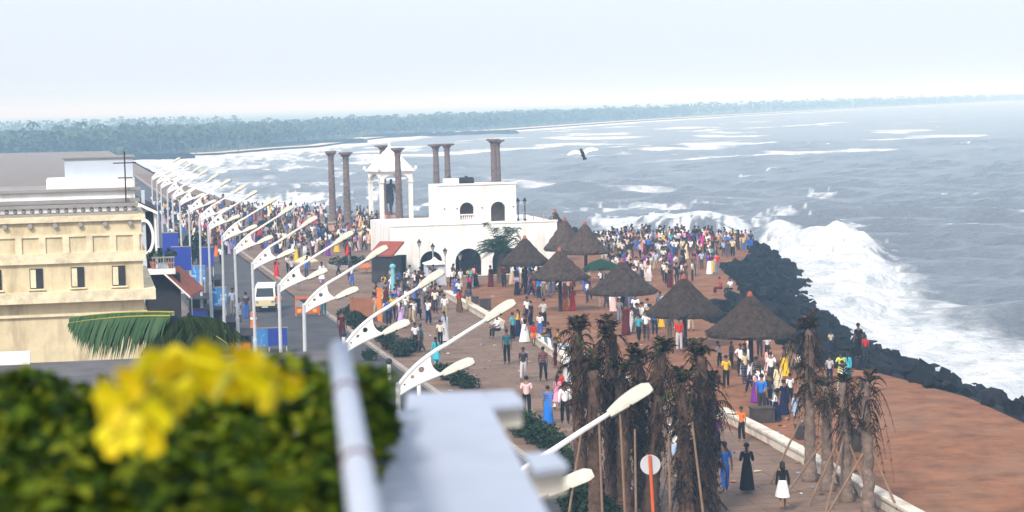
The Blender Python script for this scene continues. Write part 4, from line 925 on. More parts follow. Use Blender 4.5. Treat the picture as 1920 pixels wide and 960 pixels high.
def wall_cloth():
    a, b = G(1018, 648), G(1052, 672); t = empty('striped_cloth', (0, 0, 0)); tag(t, 'grey and white striped cloth spread over the low white wall', 'cloth')
    m, n, l, p = _nodes('striped_cloth'); p.inputs['Roughness'].default_value = .95; tc = n.new('ShaderNodeTexCoord'); wv = n.new('ShaderNodeTexWave'); wv.inputs['Scale'].default_value = .9; wv.inputs['Distortion'].default_value = 1.5; l.new(tc.outputs['Object'], wv.inputs['Vector'])
    rp_ = n.new('ShaderNodeValToRGB'); rp_.color_ramp.elements[0].color = (.10, .13, .17, 1); rp_.color_ramp.elements[1].color = (.66, .66, .64, 1); rp_.color_ramp.elements[0].position = .45; rp_.color_ramp.elements[1].position = .55; l.new(wv.outputs['Color'], rp_.inputs[0]); l.new(rp_.outputs[0], p.inputs['Base Color'])
    d = (b - a).normalized(); nn = Vector((-d.y, d.x, 0)); L = (b - a).length; mb = MB(); vs = []; prof = [(-.31, .12), (-.27, .475), (0, .485), (.27, .475), (.34, .2), (.9, .06), (1.5, .05)]; k = 24
    for i in range(k + 1):
        for j, (o, z) in enumerate(prof): w = rw.uniform(-.03, .03); vs.append(a + d * (L * i / k) + nn * (o + w) + Vector((0, 0, z + abs(w) * .6)))
    m_ = len(prof); mb.add(vs, [(i * m_ + j, (i + 1) * m_ + j, (i + 1) * m_ + j + 1, i * m_ + j + 1) for i in range(k) for j in range(m_ - 1)]); mb.build('cloth_sheet', m, t, True)
wall_cloth()
# scraps lying about on the paving and the sand
def litter():
    rr = random.Random(12); mb = MB(); mb.tint = (.6, .6, .6)
    for i in range(420):
        px, py = rr.uniform(640, 1630), rr.uniform(520, 955); p = P(px, py, .04); d = 6 if py < 600 else 4
        if p.x < kerb_x(p.y) + .5 or p.y > 160 or inside(np.array([p.x]), np.array([p.y]), [(x - 1, y) for x, y in EDGE] + [(80, 400), (80, -100)])[0]: continue
        mb.tint = rr.choice(((.6, .6, .58), (.5, .42, .3), (.08, .05, .03), (.05, .04, .03), (.25, .15, .09), (.12, .07, .04), (.55, .2, .15), (.2, .3, .5))); s = rr.uniform(.05, .15); a = rr.uniform(0, 6.28); u = Vector((math.cos(a), math.sin(a), 0)) * s; v = Vector((-u.y, u.x, 0)) * rr.uniform(.4, 1)
        mb.add([p - u - v, p + u - v + Vector((0, 0, .02)), p + u + v, p - u + v + Vector((0, 0, .03)), p + Vector((0, 0, .05))], [(0, 1, 4), (1, 2, 4), (2, 3, 4), (3, 0, 4)])
    o = mb.build('litter', mat_attr('scraps', .9, .1)); struct(o, 'stuff'); tag(o, 'scattered scraps and stones on the paving and sand', None)
litter()
# heaps of boulders on the sea wall
def boulders():
    ms = []
    for k in range(9):
        bm = bmesh.new(); bmesh.ops.create_icosphere(bm, subdivisions=2, radius=.5); rr = random.Random(k)
        pl = [(Vector((rr.gauss(0, 1), rr.gauss(0, 1), rr.gauss(0, 1))).normalized(), rr.uniform(.34, .56)) for _ in range(11)]
        for v in bm.verts:
            for n, d in pl:
                e = v.co.dot(n) - d
                if e > 0: v.co -= n * e
            v.co += Vector((rr.gauss(0, .012), rr.gauss(0, .012), rr.gauss(0, .012)))
        me = bpy.data.meshes.new('boulder'); bm.to_mesh(me); bm.free(); me.materials.append(m_rock if k % 3 else m_rock2); ms.append(me)
    rr = random.Random(2); n = 0; pts = []
    for tr in range(12000):
        i = rr.randrange(60, 300); t = rr.uniform(.02, 1.05); x = ax[i] * (1 - t) + bx[i] * t; y = ay[i] * (1 - t) + by[i] * t
        if not (98 < y < 242) or n >= 290: continue
        s = rr.choice((.75, .9, 1.0, 1.2, 1.5)) * (.8 + .3 * t)
        if any((x - a) ** 2 + (y - b) ** 2 < (.50 * (s + c)) ** 2 for a, b, c in pts): continue
        u, v = to_px(x, y, -2)
        if not (1100 < u < 1915): continue
        pts.append((x, y, s)); n += 1
        z = .03 + (SEA - .6) * max(0, t) ** 1.25 + .12
        o = obj('boulder', rr.choice(ms), None, (x, y, z)); o.scale = (s * rr.uniform(.8, 1.2), s * rr.uniform(.8, 1.2), s * rr.uniform(.6, .95)); o.rotation_euler = (rr.uniform(-.6, .6), rr.uniform(-.6, .6), rr.uniform(0, 6.28))
        tag(o, ('broad' if s > 1.25 else 'small' if s < .85 else 'middling') + ' ' + ('flat' if o.scale.z < .75 * s else 'upright') + ' black boulder ' + ('at the sand edge' if t < .25 else 'by the surf' if t > .75 else 'midway down the bank') + ', ' + ('near the crowd' if y > 175 else 'behind the second shelter' if y > 138 else 'behind the largest shelter' if y > 118 else 'beyond the staked palms'), 'boulder', 'black boulders of the sea wall')
def rubble():
    rr = random.Random(8); mb = MB()
    for tr in range(2600):
        i = rr.randrange(60, 330); t = rr.uniform(-.01, 1.03); x = ax[i] * (1 - t) + bx[i] * t; y = ay[i] * (1 - t) + by[i] * t
        if not 90 < y < 245: continue
        s = rr.uniform(.18, .42); z = .03 + (SEA - .6) * max(0, t) ** 1.25 + rr.uniform(.1, .55) * min(1, t * 4 + .2); e = Euler((rr.uniform(0, 6), rr.uniform(0, 6), rr.uniform(0, 6))).to_matrix()
        q = [Vector((rr.uniform(.6, 1.2) * a, rr.uniform(.6, 1.2) * b, rr.uniform(.5, 1.0) * c)) * s for a, b, c in ((-1, -1, -1), (1, -1, -1), (1, 1, -1), (-1, 1, -1), (-1, -1, 1), (1, -1, 1), (1, 1, 1), (-1, 1, 1))]
        mb.add([e @ v + Vector((x, y, z)) for v in q], [(0, 3, 2, 1), (4, 5, 6, 7), (0, 1, 5, 4), (1, 2, 6, 5), (2, 3, 7, 6), (3, 0, 4, 7)])
    o = mb.build('rock_rubble', m_rock); struct(o, 'stuff'); tag(o, 'small black broken rock filling the sea wall between the boulders', None)
m_rock2 = mat('grey_rock', (.014, .014, .018), .85, .6, 2.2, .9, 5, spec=.12)
boulders(); rubble()

# ------------------------------------------------------------------ palms
def frond(mb, base, d, L, up, droop, n, leaf, cols, hang=.6, w=.02, ribcol=None, lw=.025):
    d = Vector((d[0], d[1], 0)).normalized(); s = Vector((-d.y, d.x, 0)); P0 = Vector(base); prev = None; pts = []
    for i in range(n + 1):
        t = i / n; pts.append(P0 + d * (L * t * (1 - .18 * up * t)) + Vector((0, 0, L * (up * t - (up * .55 + droop) * t * t))))
    mb.tint = ribcol or cols[0]; mb.tube(pts[::max(1, n // 5)], [w * (1 - .75 * i / max(1, len(pts[::max(1, n // 5)]) - 1)) for i in range(len(pts[::max(1, n // 5)]))], 4, False)
    for i in range(2, n + 1):
        t = i / n; p = pts[i]; f = (pts[i] - pts[i - 1]).normalized(); ll = leaf * math.sin(math.pi * min(1, .12 + .86 * t)) ** .7
        for sg in (-1, 1):
            mb.tint = cols[rw.randrange(len(cols))]
            e = p + (s * sg * .75 + f * .55).normalized() * ll * (1 - hang * .55) + Vector((0, 0, -ll * hang * rw.uniform(.7, 1.1))); m = (p + e) / 2 + Vector((0, 0, ll * .10)); q = f * lw
            mb.add([p - q, p + q, m + q * 1.2, m - q * 1.2, e], [(0, 1, 2, 3), (3, 2, 4)])
def palm_trunk(h, r0, r1, lean, rr, seg=16, swell=0.0):
    mb = MB(); pts = []; rad = []
    for i in range(seg * 2 + 1):
        t = i / (seg * 2); pts.append((lean[0] * t * t + .02 * rr.gauss(0, 1), lean[1] * t * t + .02 * rr.gauss(0, 1), h * t - .1 * (i == 0))); rad.append((r0 + (r1 - r0) * t) * (1.05 if i % 2 else .94) + swell * math.exp(-(t / .08) ** 2))
    mb.tube(pts, rad, 12); return mb
m_trunk = mat('rough_palm_trunk', (.115, .068, .045), .95, .45, 5, .8, 14, dirt=(.035, .025, .02), dscale=3, damount=.7)
m_stake = mat('wooden_stake', (.22, .14, .09), .9, .25, 4, .3)
GP = [(.018, .040, .012), (.028, .055, .016), (.012, .028, .010), (.035, .062, .02)]
GD = [(.012, .040, .014), (.02, .058, .02), (.008, .026, .010)]
p = G(938, 532); t = empty('date_palm', p); tag(t, 'green date palm with spreading fronds in front of the white wall', 'palm'); rr = random.Random(5)
palm_trunk(2.2, .26, .2, (.1, 0), rr).build('trunk', m_trunk, t, True)
mb = MB(); mb.tint = GP[0]
for i in range(38): a = rr.uniform(0, 6.28); frond(mb, (.1, 0, 2.15), (math.cos(a), math.sin(a)), rr.uniform(2.0, 2.9), rr.uniform(.5, 2.3), rr.uniform(.1, .4), 20, .6, GD, .3, .03, lw=.03)
mb.build('crown', m_leafdark, t)
DEAD = [(.016, .010, .007), (.032, .019, .012), (.060, .034, .019), (.010, .007, .005), (.11, .060, .032), (.018, .015, .008)]
m_trunk2 = mat('pale_palm_trunk', (.20, .145, .115), .95, .4, 5, .8, 14, dirt=(.07, .05, .04), dscale=3, damount=.6)
def shaggy(px, py_top, Y, shag, dens, label, group=None, green=.25, dark=True, x=None, r=.24):
    c = PD(px, py_top, Y); h = c.z - .45; rr = random.Random(px); t = empty('transplanted_palm', (c.x, Y, 0), rr.uniform(0, 6)); tag(t, label, 'palm', group)
    palm_trunk(h, r * 1.05, r * .82, (rr.uniform(-.15, .15), rr.uniform(-.1, .1)), rr, 20, .08).build('trunk', m_trunk if dark else m_trunk2, t, True)
    mb = MB(); mb.tint = DEAD[0]
    for i in range(int(dens * (.72 if dark else .9))):
        a = rr.uniform(0, 6.28); z = h - shag * rr.random() ** 1.2; cols = DEAD if rr.random() > green * .4 or z < h - .5 else GP
        L = rr.uniform(.5, 1.5); st = rr.random() < .3
        frond(mb, (.1 * math.cos(a), .1 * math.sin(a), z), (math.cos(a), math.sin(a)), L * rr.uniform(.25, .80) * (.75 + .5 * (z > h - .8)), rr.uniform(-.2, .9), rr.uniform(.3, 1.2) if st else rr.uniform(1.0, 3.2), 8, rr.uniform(.2, .5), cols, rr.uniform(.3, 1), .02, lw=rr.uniform(.012, .026))
    for i in range(13 if dark else 2):
        a = rr.uniform(0, 6.28); z = h - shag * .7 * rr.random()
        frond(mb, (.1 * math.cos(a), .1 * math.sin(a), z), (math.cos(a), math.sin(a)), rr.uniform(.6, 1.05), rr.uniform(.2, 1.3), rr.uniform(.5, 1.5), 11, rr.uniform(.25, .4), DEAD, rr.uniform(.3, .8), .022, lw=.018)
    for i in range(60):
        a = rr.uniform(0, 6.28); z = h - shag * rr.random(); mb.tint = rr.choice(DEAD); q = Vector((.2 * math.cos(a), .2 * math.sin(a), z)); e = q + Vector((rr.uniform(.05, .5) * math.cos(a), rr.uniform(.05, .5) * math.sin(a), rr.uniform(-.7, .25)))
        mb.tube([q, (q + e) / 2 + Vector((0, 0, .05)), e], [.022, .014, .006], 4, False)
    for i in range(22 if dens > 30 else 9):
        a = rr.uniform(0, 6.28); frond(mb, (0, 0, h - .1), (math.cos(a), math.sin(a)), rr.uniform(.4, .8), rr.uniform(1.0, 2.6), rr.uniform(.1, .6), 10, .26, GP + DEAD if rr.random() < green + .1 else DEAD, .15, .025, lw=.025)
    mb.build('dead_fronds', m_leafdark, t); return t, h
for i, (px, yt, Y, sh, dn, lb) in enumerate(((1083, 596, 73, 2.6, 60, 'shaggy brown palm at the promenade end of the close clump'), (1140, 600, 71, 3.1, 85, 'shaggy palm with bushy dark green head in the close clump'), (1112, 668, 69, 2.2, 55, 'short shaggy palm behind the lamp head'), (1166, 672, 70, 3.2, 80, 'dark shaggy palm right above the round sign back'),
        (1196, 650, 72, 2.8, 75, 'dark shaggy palm in the middle of the close clump'), (1240, 632, 71, 3.0, 70, 'shaggy palm at the gap in the close clump'), (1282, 690, 69, 3.8, 95, 'thick black shaggy palm beyond the gap'), (1308, 642, 70, 4.8, 120, 'tall black shaggy palm covered to its foot'), (1328, 700, 71, 4.0, 80, 'last black shaggy palm of the clump beside the low wall'))):
    t, h = shaggy(px, yt, Y, sh, dn, lb, None, .22)
    if px == 1240: t.location.x -= .085 * h; t.rotation_euler = (0, R(4.9), 0)
def stake(t, foot, top):
    d = Vector(top) - Vector(foot); mb = MB(); mb.tube([foot, Vector(foot) + d * .5 + Vector((rw.uniform(-.03, .03),) * 3), top], [.045, .04, .035], 6); mb.build('support_pole', m_stake, t)
for i, (px, yt, pb, sh, dn, lb) in enumerate(((1515, 594, 902, 2.6, 60, 'stout staked palm with shaggy head against the surf'), (1548, 700, 920, .8, 14, 'bare topped staked palm leaning beside the stout one'), (1584, 692, 940, 1.7, 18, 'staked palm with drooping dead fronds over two long poles'), (1626, 690, 962, 1.8, 24, 'staked palm by the block at the low wall'))):
    b = G(px + 3, pb); t, h = shaggy(px, yt, b.y, sh, dn, lb, None, .15, False, r=.195)
    t.rotation_euler.z = 0
    for dx, dy, q in (((-1.5, -.5, .52), (.9, -1.0, .5)) if i != 2 else ((-1.35, -.6, .66), (-.9, -1.5, .6), (.8, -1, .5))): stake(t, (dx, dy, -.05), (.0 + .1 * (dx > 0), 0, h * q))
for ni, px in enumerate((1092, 1125, 1165, 1192, 1255, 1300)):
    b = PD(px, 900, 68.5); t = empty('support_pole', (b.x, 68.5, 0)); mb = MB(); mb.tube([(rw.uniform(-.7, .7), -.6, -.05), (0, .0, 2.7 + rw.random())], [.045, .035], 6); mb.build('pole', m_stake, t); tag(t, 'thin wooden prop leaning into the shaggy palms, ' + ORD[ni] + ' from the parapet side', 'prop', 'props among the shaggy palms')
def roundsign():
    b = PD(1226, 960, 66); t = empty('round_sign', (b.x + .02, 66, 0)); t.rotation_euler = (0, R(-2.5), R(-6)); tag(t, 'round white sign back on an orange post before the palm clump', 'sign')
    z = PD(1222, 872, 66).z
    mb = MB(); mb.tube([(0, 0, -.1), (0, 0, z + .3)], .05, 8); mb.build('post', m_redorange, t); mb = MB(); mb.tube([(0, .06, z), (0, .08, z)], .31, 28); mb.build('sign_disc', m_pole, t)
roundsign()
def bollard(px, py, h, label):
    p = G(px, py); t = empty('bollard', p); tag(t, label, 'bollard'); mb = MB(); mb.lathe([(.10, -.1), (.10, h - .3), (.07, h - .28)], 12); mb.build('post', m_metal, t); mb = MB(); mb.ball((0, 0, h - .14), .17, 12, 8); mb.build('globe', m_black, t)
bollard(730, 708, .95, 'white bollard with a black globe at the road kerb'); bollard(786, 742, .9, 'bollard with black globe partly behind the white parapet'); bollard(645, 652, .9, 'bollard with black globe beside the man in dark red')
# near neighbour's palm, fronds hanging in front of the cream building
def near_palm():
    b = PD(345, 596, 52); t = empty('leaning_palm', (b.x, 53, 0)); tag(t, 'dark coconut palm whose fronds hang before the cream building', 'palm'); rr = random.Random(4); z = b.z
    palm_trunk(z - .1, .2, .14, (0, -.4), rr).build('trunk', m_trunk, t, True)
    mb = MB(); mb.tint = DG[0]; gg = [(.018, .034, .012), (.028, .05, .016), (.014, .022, .010)]
    for i in range(40): a = rr.uniform(0, 6.28); frond(mb, (0, -.4, z - .1), (math.cos(a), math.sin(a)), rr.uniform(.7, 1.5), rr.uniform(-.1, .5), rr.uniform(.4, 1.0), 20, .8, gg, .8, .025, lw=.03)
    mb.build('crown', m_leafdark, t)
    fr = MB(); fr.tint = gg[0]; gl = [(.05, .10, .05), (.035, .075, .035), (.065, .12, .06)]
    frond(fr, (-.3, -.6, z + .10), (-1, -.02), 2.5, .06, .05, 80, 1.05, gl, .98, .03, (.30, .28, .05), .020); frond(fr, (-.35, -.9, z + .04), (-1, -.06), 2.4, .05, .06, 70, 1.1, gl, .98, .03, (.30, .28, .05), .02); frond(fr, (0, -.3, z - .2), (.75, -.5), 1.3, -.2, .3, 22, .6, gl, .9, .03, (.34, .3, .05), .02); fr.build('hanging_frond', m_leafdark, t)
near_palm()
# neighbour's roof just below
def near_roof():
    k = 40 / FPX; t = empty('neighbour_building', (PD(640, 655, 40).x, 40, 0), R(10)); tag(t, 'plain grey flat roofed building just below, seen over the flowers', 'building'); z = PD(560, 660, 40).z
    mbx('wall', (-24, -6, -.1, -.15, 0, z - .16), m_grey, t); mbx('roof', (-24, -6.2, z - .155, 0, .2, z), mat('dark_flat_roof', (.11, .105, .11), .9, .3, 1.5, .3, dirt=(.22, .2, .18), dscale=1, damount=.5), t); mbx('parapet', (-24, .0, z + .001, -5.6, .2, z + .22), m_white, t)
near_roof()

# flying bird over the sea
c = PD(1092, 288, 150); t = empty('flying_bird', c, R(20)); t.rotation_euler = (R(38), R(-8), R(12)); t.scale = (1.5,) * 3; tag(t, 'dark bodied bird gliding over the sea with pale raised wings', 'bird')
mb = MB(); mb.ball((0, 0, 0), .11, 10, 8, 1, 1.9, 1.0); mb.ball((0, .23, .04), .065, 8, 6, .9, 1.4, .9); mb.add([(-.06, -.18, 0), (.06, -.18, 0), (.1, -.42, -.02), (-.1, -.42, -.02), (0, -.3, .04)], [(0, 1, 4), (1, 2, 4), (2, 3, 4), (3, 0, 4), (3, 2, 1, 0)]); mb.build('bird_body', m_black, t, True)
for s in (-1, 1):
    mb = MB(); L = [(0.05, .12, -.14, .02), (.25, .15, -.12, .14), (.48, .10, -.12, .17), (.72, -.02, -.10, .13)]; vs = []
    for x, y0, y1, z in L: vs += [(s * x, y0, z + .012), (s * x, y1, z), (s * x, y0, z - .012)]
    mb.add(vs, [(3 * i, 3 * i + 1, 3 * i + 4, 3 * i + 3) for i in range(3)] + [(3 * i + 2, 3 * i + 5, 3 * i + 4, 3 * i + 1) for i in range(3)] + [(3 * i, 3 * i + 3, 3 * i + 5, 3 * i + 2) for i in range(3)]); mb.build('wing', m_white, t)

# ------------------------------------------------------------------ own terrace: parapet, rail, flowering bush
m_par = mat('painted_parapet', (.38, .42, .50), .7, .05, 6, .15, 20, dirt=(.42, .44, .5), dscale=3, damount=.35)
def terrace():
    z = 12.80; t = empty('terrace_parapet', (0, 0, 0)); tag(t, 'white painted terrace parapet with stepped brackets close by', 'parapet')
    far = [(764, 738), (905, 733)]; right = [(1040, 985), (1100, 1100)]; left = [(600, 1100), (655, 985), (690, 905), (712, 850), (733, 800), (736, 772), (760, 770)]
    poly = [P(a, b, z) for a, b in far + right + left][::-1]
    mb = MB(); mb.prism([(p.x, p.y) for p in poly], z - .07, z); mb.build('parapet_top', m_par, t)
    c = Vector((sum(p.x for p in poly) / len(poly), sum(p.y for p in poly) / len(poly)))
    mb = MB(); mb.prism([((p.x - c.x) * .93 + c.x, (p.y - c.y) * .97 + c.y) for p in poly], -.1, z - .072); mb.build('parapet_wall', m_par, t)
    for q, b in (([(908, 734), (962, 731), (984, 756), (918, 762)], 0), ([(982, 850), (1040, 846), (1066, 872), (1000, 882)], 1)):
        w = [P(a, bb, z - .004) for a, bb in q][::-1]
        mb = MB(); mb.prism([(p.x, p.y) for p in w], z - .016, z - .004); o = mb.build('bracket_cap', m_par, t)
        cc = sum(w, Vector()) / 4; mb = MB(); mb.prism([((p.x - cc.x) * .86 + cc.x, (p.y - cc.y) * .8 + cc.y) for p in w], z - .062, z - .017); mb.build('bracket', m_creampar, t)
    # rail
    a, b = PD(636, 656, 4.1), PD(690, 1000, 2.45); r = empty('terrace_rail', (0, 0, 0)); tag(r, 'pale painted pipe handrail with dark joints above the bush', 'handrail')
    mb = MB(); mb.tube([a, a * .5 + b * .5, b + (b - a) * .3], .0205, 16); mb.ball(a, .0203, 16, 8); mb.build('pipe', m_par, r, True)
    d = (b - a)
    for y in (3.52, 2.88):
        f = (a.y - y) / (a.y - b.y); c = a + d * f; mb = MB(); mb.tube([c - d.normalized() * .008, c + d.normalized() * .008], .0225, 16); mb.build('joint', m_rust, r)
        mb = MB(); mb.tube([c, c - Vector((.012, -.0, .5))], .012, 8); mb.build('rail_post', m_black, r)
m_creampar = mat('cream_bracket', (.62, .57, .47), .8, .08, 5, dirt=(.4, .3, .22), dscale=4, damount=.5); m_rust = mat('rusty_joint', (.10, .03, .02), .8, .3, 20)
terrace()
def bush():
    t = empty('flowering_bush', (-.7, 3.6, 12.3)); tag(t, 'dense dark green bush with large yellow trumpet flowers along the terrace', 'bush'); rr = random.Random(9)
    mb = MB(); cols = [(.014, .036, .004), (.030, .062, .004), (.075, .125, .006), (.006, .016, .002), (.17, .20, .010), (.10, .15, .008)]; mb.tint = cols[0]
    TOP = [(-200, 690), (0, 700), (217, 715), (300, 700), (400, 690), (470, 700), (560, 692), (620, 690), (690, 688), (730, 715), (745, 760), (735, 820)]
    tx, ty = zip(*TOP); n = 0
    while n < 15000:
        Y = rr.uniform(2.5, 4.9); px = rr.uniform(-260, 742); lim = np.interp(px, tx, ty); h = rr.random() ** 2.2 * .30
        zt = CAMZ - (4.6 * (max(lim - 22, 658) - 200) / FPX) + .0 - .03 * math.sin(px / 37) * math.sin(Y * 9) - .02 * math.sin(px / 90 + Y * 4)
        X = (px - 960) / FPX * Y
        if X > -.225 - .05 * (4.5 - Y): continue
        c = Vector((X, Y, zt - h - .03 - .05 * rr.random() ** 3)); mb.tint = cols[min(5, int(rr.random() ** 1.25 * 6))] if h < .15 else cols[rr.choice((0, 3))]  # upper leaves paler, deep ones darkest: light and shade put into leaf colour
        L = rr.uniform(.028, .060); e = Euler((rr.uniform(-.3, 1.1), rr.uniform(-.5, .5), rr.uniform(0, 6.28))).to_matrix(); w = L * .30
        mb.add([c + e @ Vector(v) for v in ((0, -L / 2, 0), (w, 0, .004), (0, L / 2, -.006), (-w, 0, .004), (0, 0, -.003))], [(0, 1, 4), (1, 2, 4), (2, 3, 4), (3, 0, 4)]); n += 1
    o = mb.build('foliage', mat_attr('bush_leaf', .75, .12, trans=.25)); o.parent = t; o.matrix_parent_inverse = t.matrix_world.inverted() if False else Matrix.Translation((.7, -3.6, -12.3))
    for i in range(26):
        x, y = rr.uniform(-1.2, -.3), rr.uniform(2.8, 4.6); mb = MB(); mb.tube([(x, y, 12.2), (x + rr.uniform(-.05, .05), y, 12.6), (x + rr.uniform(-.1, .1), y + rr.uniform(-.1, .1), 12.88)], [.009, .007, .003], 6); s = mb.build('stem', m_stake, t); s.matrix_parent_inverse = Matrix.Translation((.7, -3.6, -12.3))
    my = mat_attr('yellow_petal', .6, .3, trans=.35)
    for px, py, Y, r, ax_ in ((268, 738, 2.9, .080, .1), (245, 775, 2.8, .066, .6), (352, 706, 3.0, .052, -.3), (310, 722, 2.95, .05, .5), (390, 696, 3.05, .040, .6), (430, 702, 2.95, .062, .1), (478, 712, 3.0, .054, .5), (516, 718, 3.02, .042, -.4), (228, 815, 2.7, .034, .4)):
        c = PD(px, py, Y); f = MB(); f.tint = (.78, .64, .008); e = Euler((.9 + ax_ * .4, ax_, rr.uniform(0, 6))).to_matrix()
        for k in range(5):
            a = 2 * math.pi * k / 5; rows = []
            for u, w in ((.12, .12), (.4, .44), (.75, .60), (1.0, .34)):
                q = []
                for v in (-1, 0, 1):
                    aa = a + v * w * (.95 if u > .3 else .6); q.append(c + e @ Vector((r * u * math.cos(aa), r * u * math.sin(aa), r * (.35 * u - .22 * u * u * (1 + abs(v))) + .002 * k)))
                rows.append(q)
            vs = [v for q in rows for v in q]; fs = []
            for i in range(3):
                for j in range(2): b = i * 3 + j; fs.append((b, b + 1, b + 4, b + 3))
            f.tint = (.78 - .04 * (k % 2), .64 - .04 * (k % 3), .008); f.add(vs, fs)
        f.tint = (.45, .42, .04); f.tube([c + e @ Vector((0, 0, -r * .9)), c + e @ Vector((0, 0, .002))], [r * .06, r * .16], 8)
        fo = f.build('flower', my, t, True); fo.matrix_parent_inverse = Matrix.Translation((.7, -3.6, -12.3))
bush()

# ------------------------------------------------------------------ people
m_skin = mat_obj('skin', .7, .3, .06); m_cloth = mat_obj('cloth', .95, .1, .10, 9, True); m_hair = mat_obj('hair', .7, .3, .1, 20)
def skin_mesh(name, verts, edges, rads, root=0, sub=1, material=None, flat=None):
    me = bpy.data.meshes.new(name); me.from_pydata([tuple(v) for v in verts], edges, []); o = bpy.data.objects.new(name, me); C.objects.link(o)
    o.modifiers.new('skin', 'SKIN').use_smooth_shade = True
    for i, d in enumerate(me.skin_vertices[0].data):
        r = rads[i]; d.radius = (r, r) if not isinstance(r, tuple) else r; d.use_root = (i == root)
    sb = o.modifiers.new('sub', 'SUBSURF'); sb.levels = sb.render_levels = sub
    out = bpy.data.meshes.new_from_object(o.evaluated_get(bpy.context.evaluated_depsgraph_get()))
    bpy.data.objects.remove(o); bpy.data.meshes.remove(me)
    if flat:
        for v in out.vertices: v.co = flat(v.co)
    bm = bmesh.new(); bm.from_mesh(out); bmesh.ops.recalc_face_normals(bm, faces=bm.faces[:]); bm.to_mesh(out); bm.free()
    out.polygons.foreach_set('use_smooth', [True] * len(out.polygons)); out.materials.clear(); out.materials.append(material); out.name = name
    return out
class Pose:
    """joint positions of a 1.7 m figure that faces +Y"""
    def __init__(s, stride=0.0, arms=('down', 'down'), sit=False, lean=0.0, woman=False):
        s.sit = sit; s.woman = woman
        k = .0
        s.j = j = {}
        hz = .47 if sit else .92
        j['pelvis'] = (0, 0, hz + .03); up = lambda z, y=0.0: (0, y + lean * (z - .95), hz - .92 + z)
        j['waist'] = up(1.10); j['chest'] = up(1.28); j['uchest'] = up(1.40); j['neck'] = up(1.485, .005); j['skull'] = up(1.56, .015); j['head'] = up(1.63, .03); j['crown'] = up(1.685, .02)
        sw = .148 if woman else .168
        for sd, q in (('l', -1), ('r', 1)):
            sh = up(1.385); j['sh' + sd] = (q * sw, sh[1], sh[2])
            a = arms[0 if q < 0 else 1]; st = stride * q
            S_ = Vector(j['sh' + sd])
            if a == 'down': e = S_ + Vector((q * .05, -.03 - .1 * st, -.28)); w = e + Vector((q * .01, .06 - .1 * st, -.25))
            elif a == 'hip': e = S_ + Vector((q * .17, -.10, -.22)); w = e + Vector((-q * .14, .14, -.15))
            elif a == 'fold': e = S_ + Vector((q * .06, .06, -.27)); w = e + Vector((-q * .24, .16, .06))
            elif a == 'hold': e = S_ + Vector((q * .06, .02, -.28)); w = e + Vector((-q * .05, .24, .05))
            elif a == 'up': e = S_ + Vector((q * .14, .14, -.02)); w = e + Vector((q * .06, .15, .20))
            elif a == 'out': e = S_ + Vector((q * .25, .04, -.08)); w = e + Vector((q * .24, .06, .02))
            else: e = S_ + Vector((q * .05, .12, -.25)); w = e + Vector((-q * .06, .24, -.06))   # lap
            j['el' + sd] = tuple(e); j['wr' + sd] = tuple(w); d = (w - e).normalized(); j['ha' + sd] = tuple(w + d * .075)
            if sit:
                j['hip' + sd] = (q * .09, .02, hz); j['kn' + sd] = (q * .13, .44, hz + .02); j['an' + sd] = (q * .13, .46, .09); j['to' + sd] = (q * .14, .60, .035)
            else:
                f = stride * q; j['hip' + sd] = (q * .088, 0, .89); j['kn' + sd] = (q * .10, f * .20 + .03, .50); j['an' + sd] = (q * .10, f * .42 - (.05 if f < 0 else 0), .085 + (.07 if f < -.1 else 0)); j['to' + sd] = (q * .115, j['an' + sd][1] + .15, j['an' + sd][2] - (.08 if f < -.1 else .05))
    def flat(s, co):
        hz = .47 if s.sit else .92
        if abs(co.x) < .235 and hz - .12 < co.z < hz + .56 and abs(co.y) < .3: co.y *= .74
        return co
    def body(s):
        j = s.j; N = ['pelvis', 'waist', 'chest', 'uchest', 'neck', 'skull', 'head', 'crown']; r = [.125, .112, .135, .105, .048, .070, .082, .052]
        if s.woman: r[:4] = [.135, .10, .118, .09]
        V = [j[n] for n in N]; E = [(i, i + 1) for i in range(7)]
        for sd in 'lr':
            b = len(V); V += [j['sh' + sd], j['el' + sd], j['wr' + sd], j['ha' + sd]]; r += [.058, .040, .026, .032]; E += [(3, b), (b, b + 1), (b + 1, b + 2), (b + 2, b + 3)]
            b = len(V); V += [j['hip' + sd], j['kn' + sd], j['an' + sd], j['to' + sd]]; r += [.088, .056, .036, .034]; E += [(0, b), (b, b + 1), (b + 1, b + 2), (b + 2, b + 3)]
        me = skin_mesh('body', V, E, r, 0, 1, m_skin, s.flat)
        mb = MB(); mb.v = [tuple(v.co) for v in me.vertices]; mb.f = [tuple(p.vertices) for p in me.polygons]
        h = Vector(j['head']); mb.tube([h + Vector((0, .062, .01)), h + Vector((0, .104, -.022)), h + Vector((0, .07, -.035))], [.008, .016, .010], 6)          # nose
        for q in (-1, 1): mb.ball(h + Vector((q * .083, -.005, -.012)), .022, 6, 4, .45, .8, 1.2)
        mb.tube([h + Vector((-.022, .078, -.058)), h + Vector((0, .085, -.056)), h + Vector((.022, .078, -.058))], .007, 5)
        for sd, q in (('l', -1), ('r', 1)):
            w = Vector(j['wr' + sd]); hd = Vector(j['ha' + sd]); d = (hd - w).normalized(); sd_ = d.cross(Vector((q, 0, .01))).normalized(); nrm = d.cross(sd_).normalized()
            for k in range(4):
                o = hd - d * .01 + sd_ * (k - 1.5) * .018; L = (.058, .068, .064, .050)[k]; mb.tube([o, o + d * L * .5 + nrm * .004, o + d * L * .85 - nrm * .016 * q], [.010, .009, .007], 5)
            o = w + d * .03 + sd_ * .028; mb.tube([o, o + sd_ * .022 + d * .03, o + sd_ * .024 + d * .055], [.011, .010, .007], 5)
        out = mb.mesh('body', m_skin, True); return out
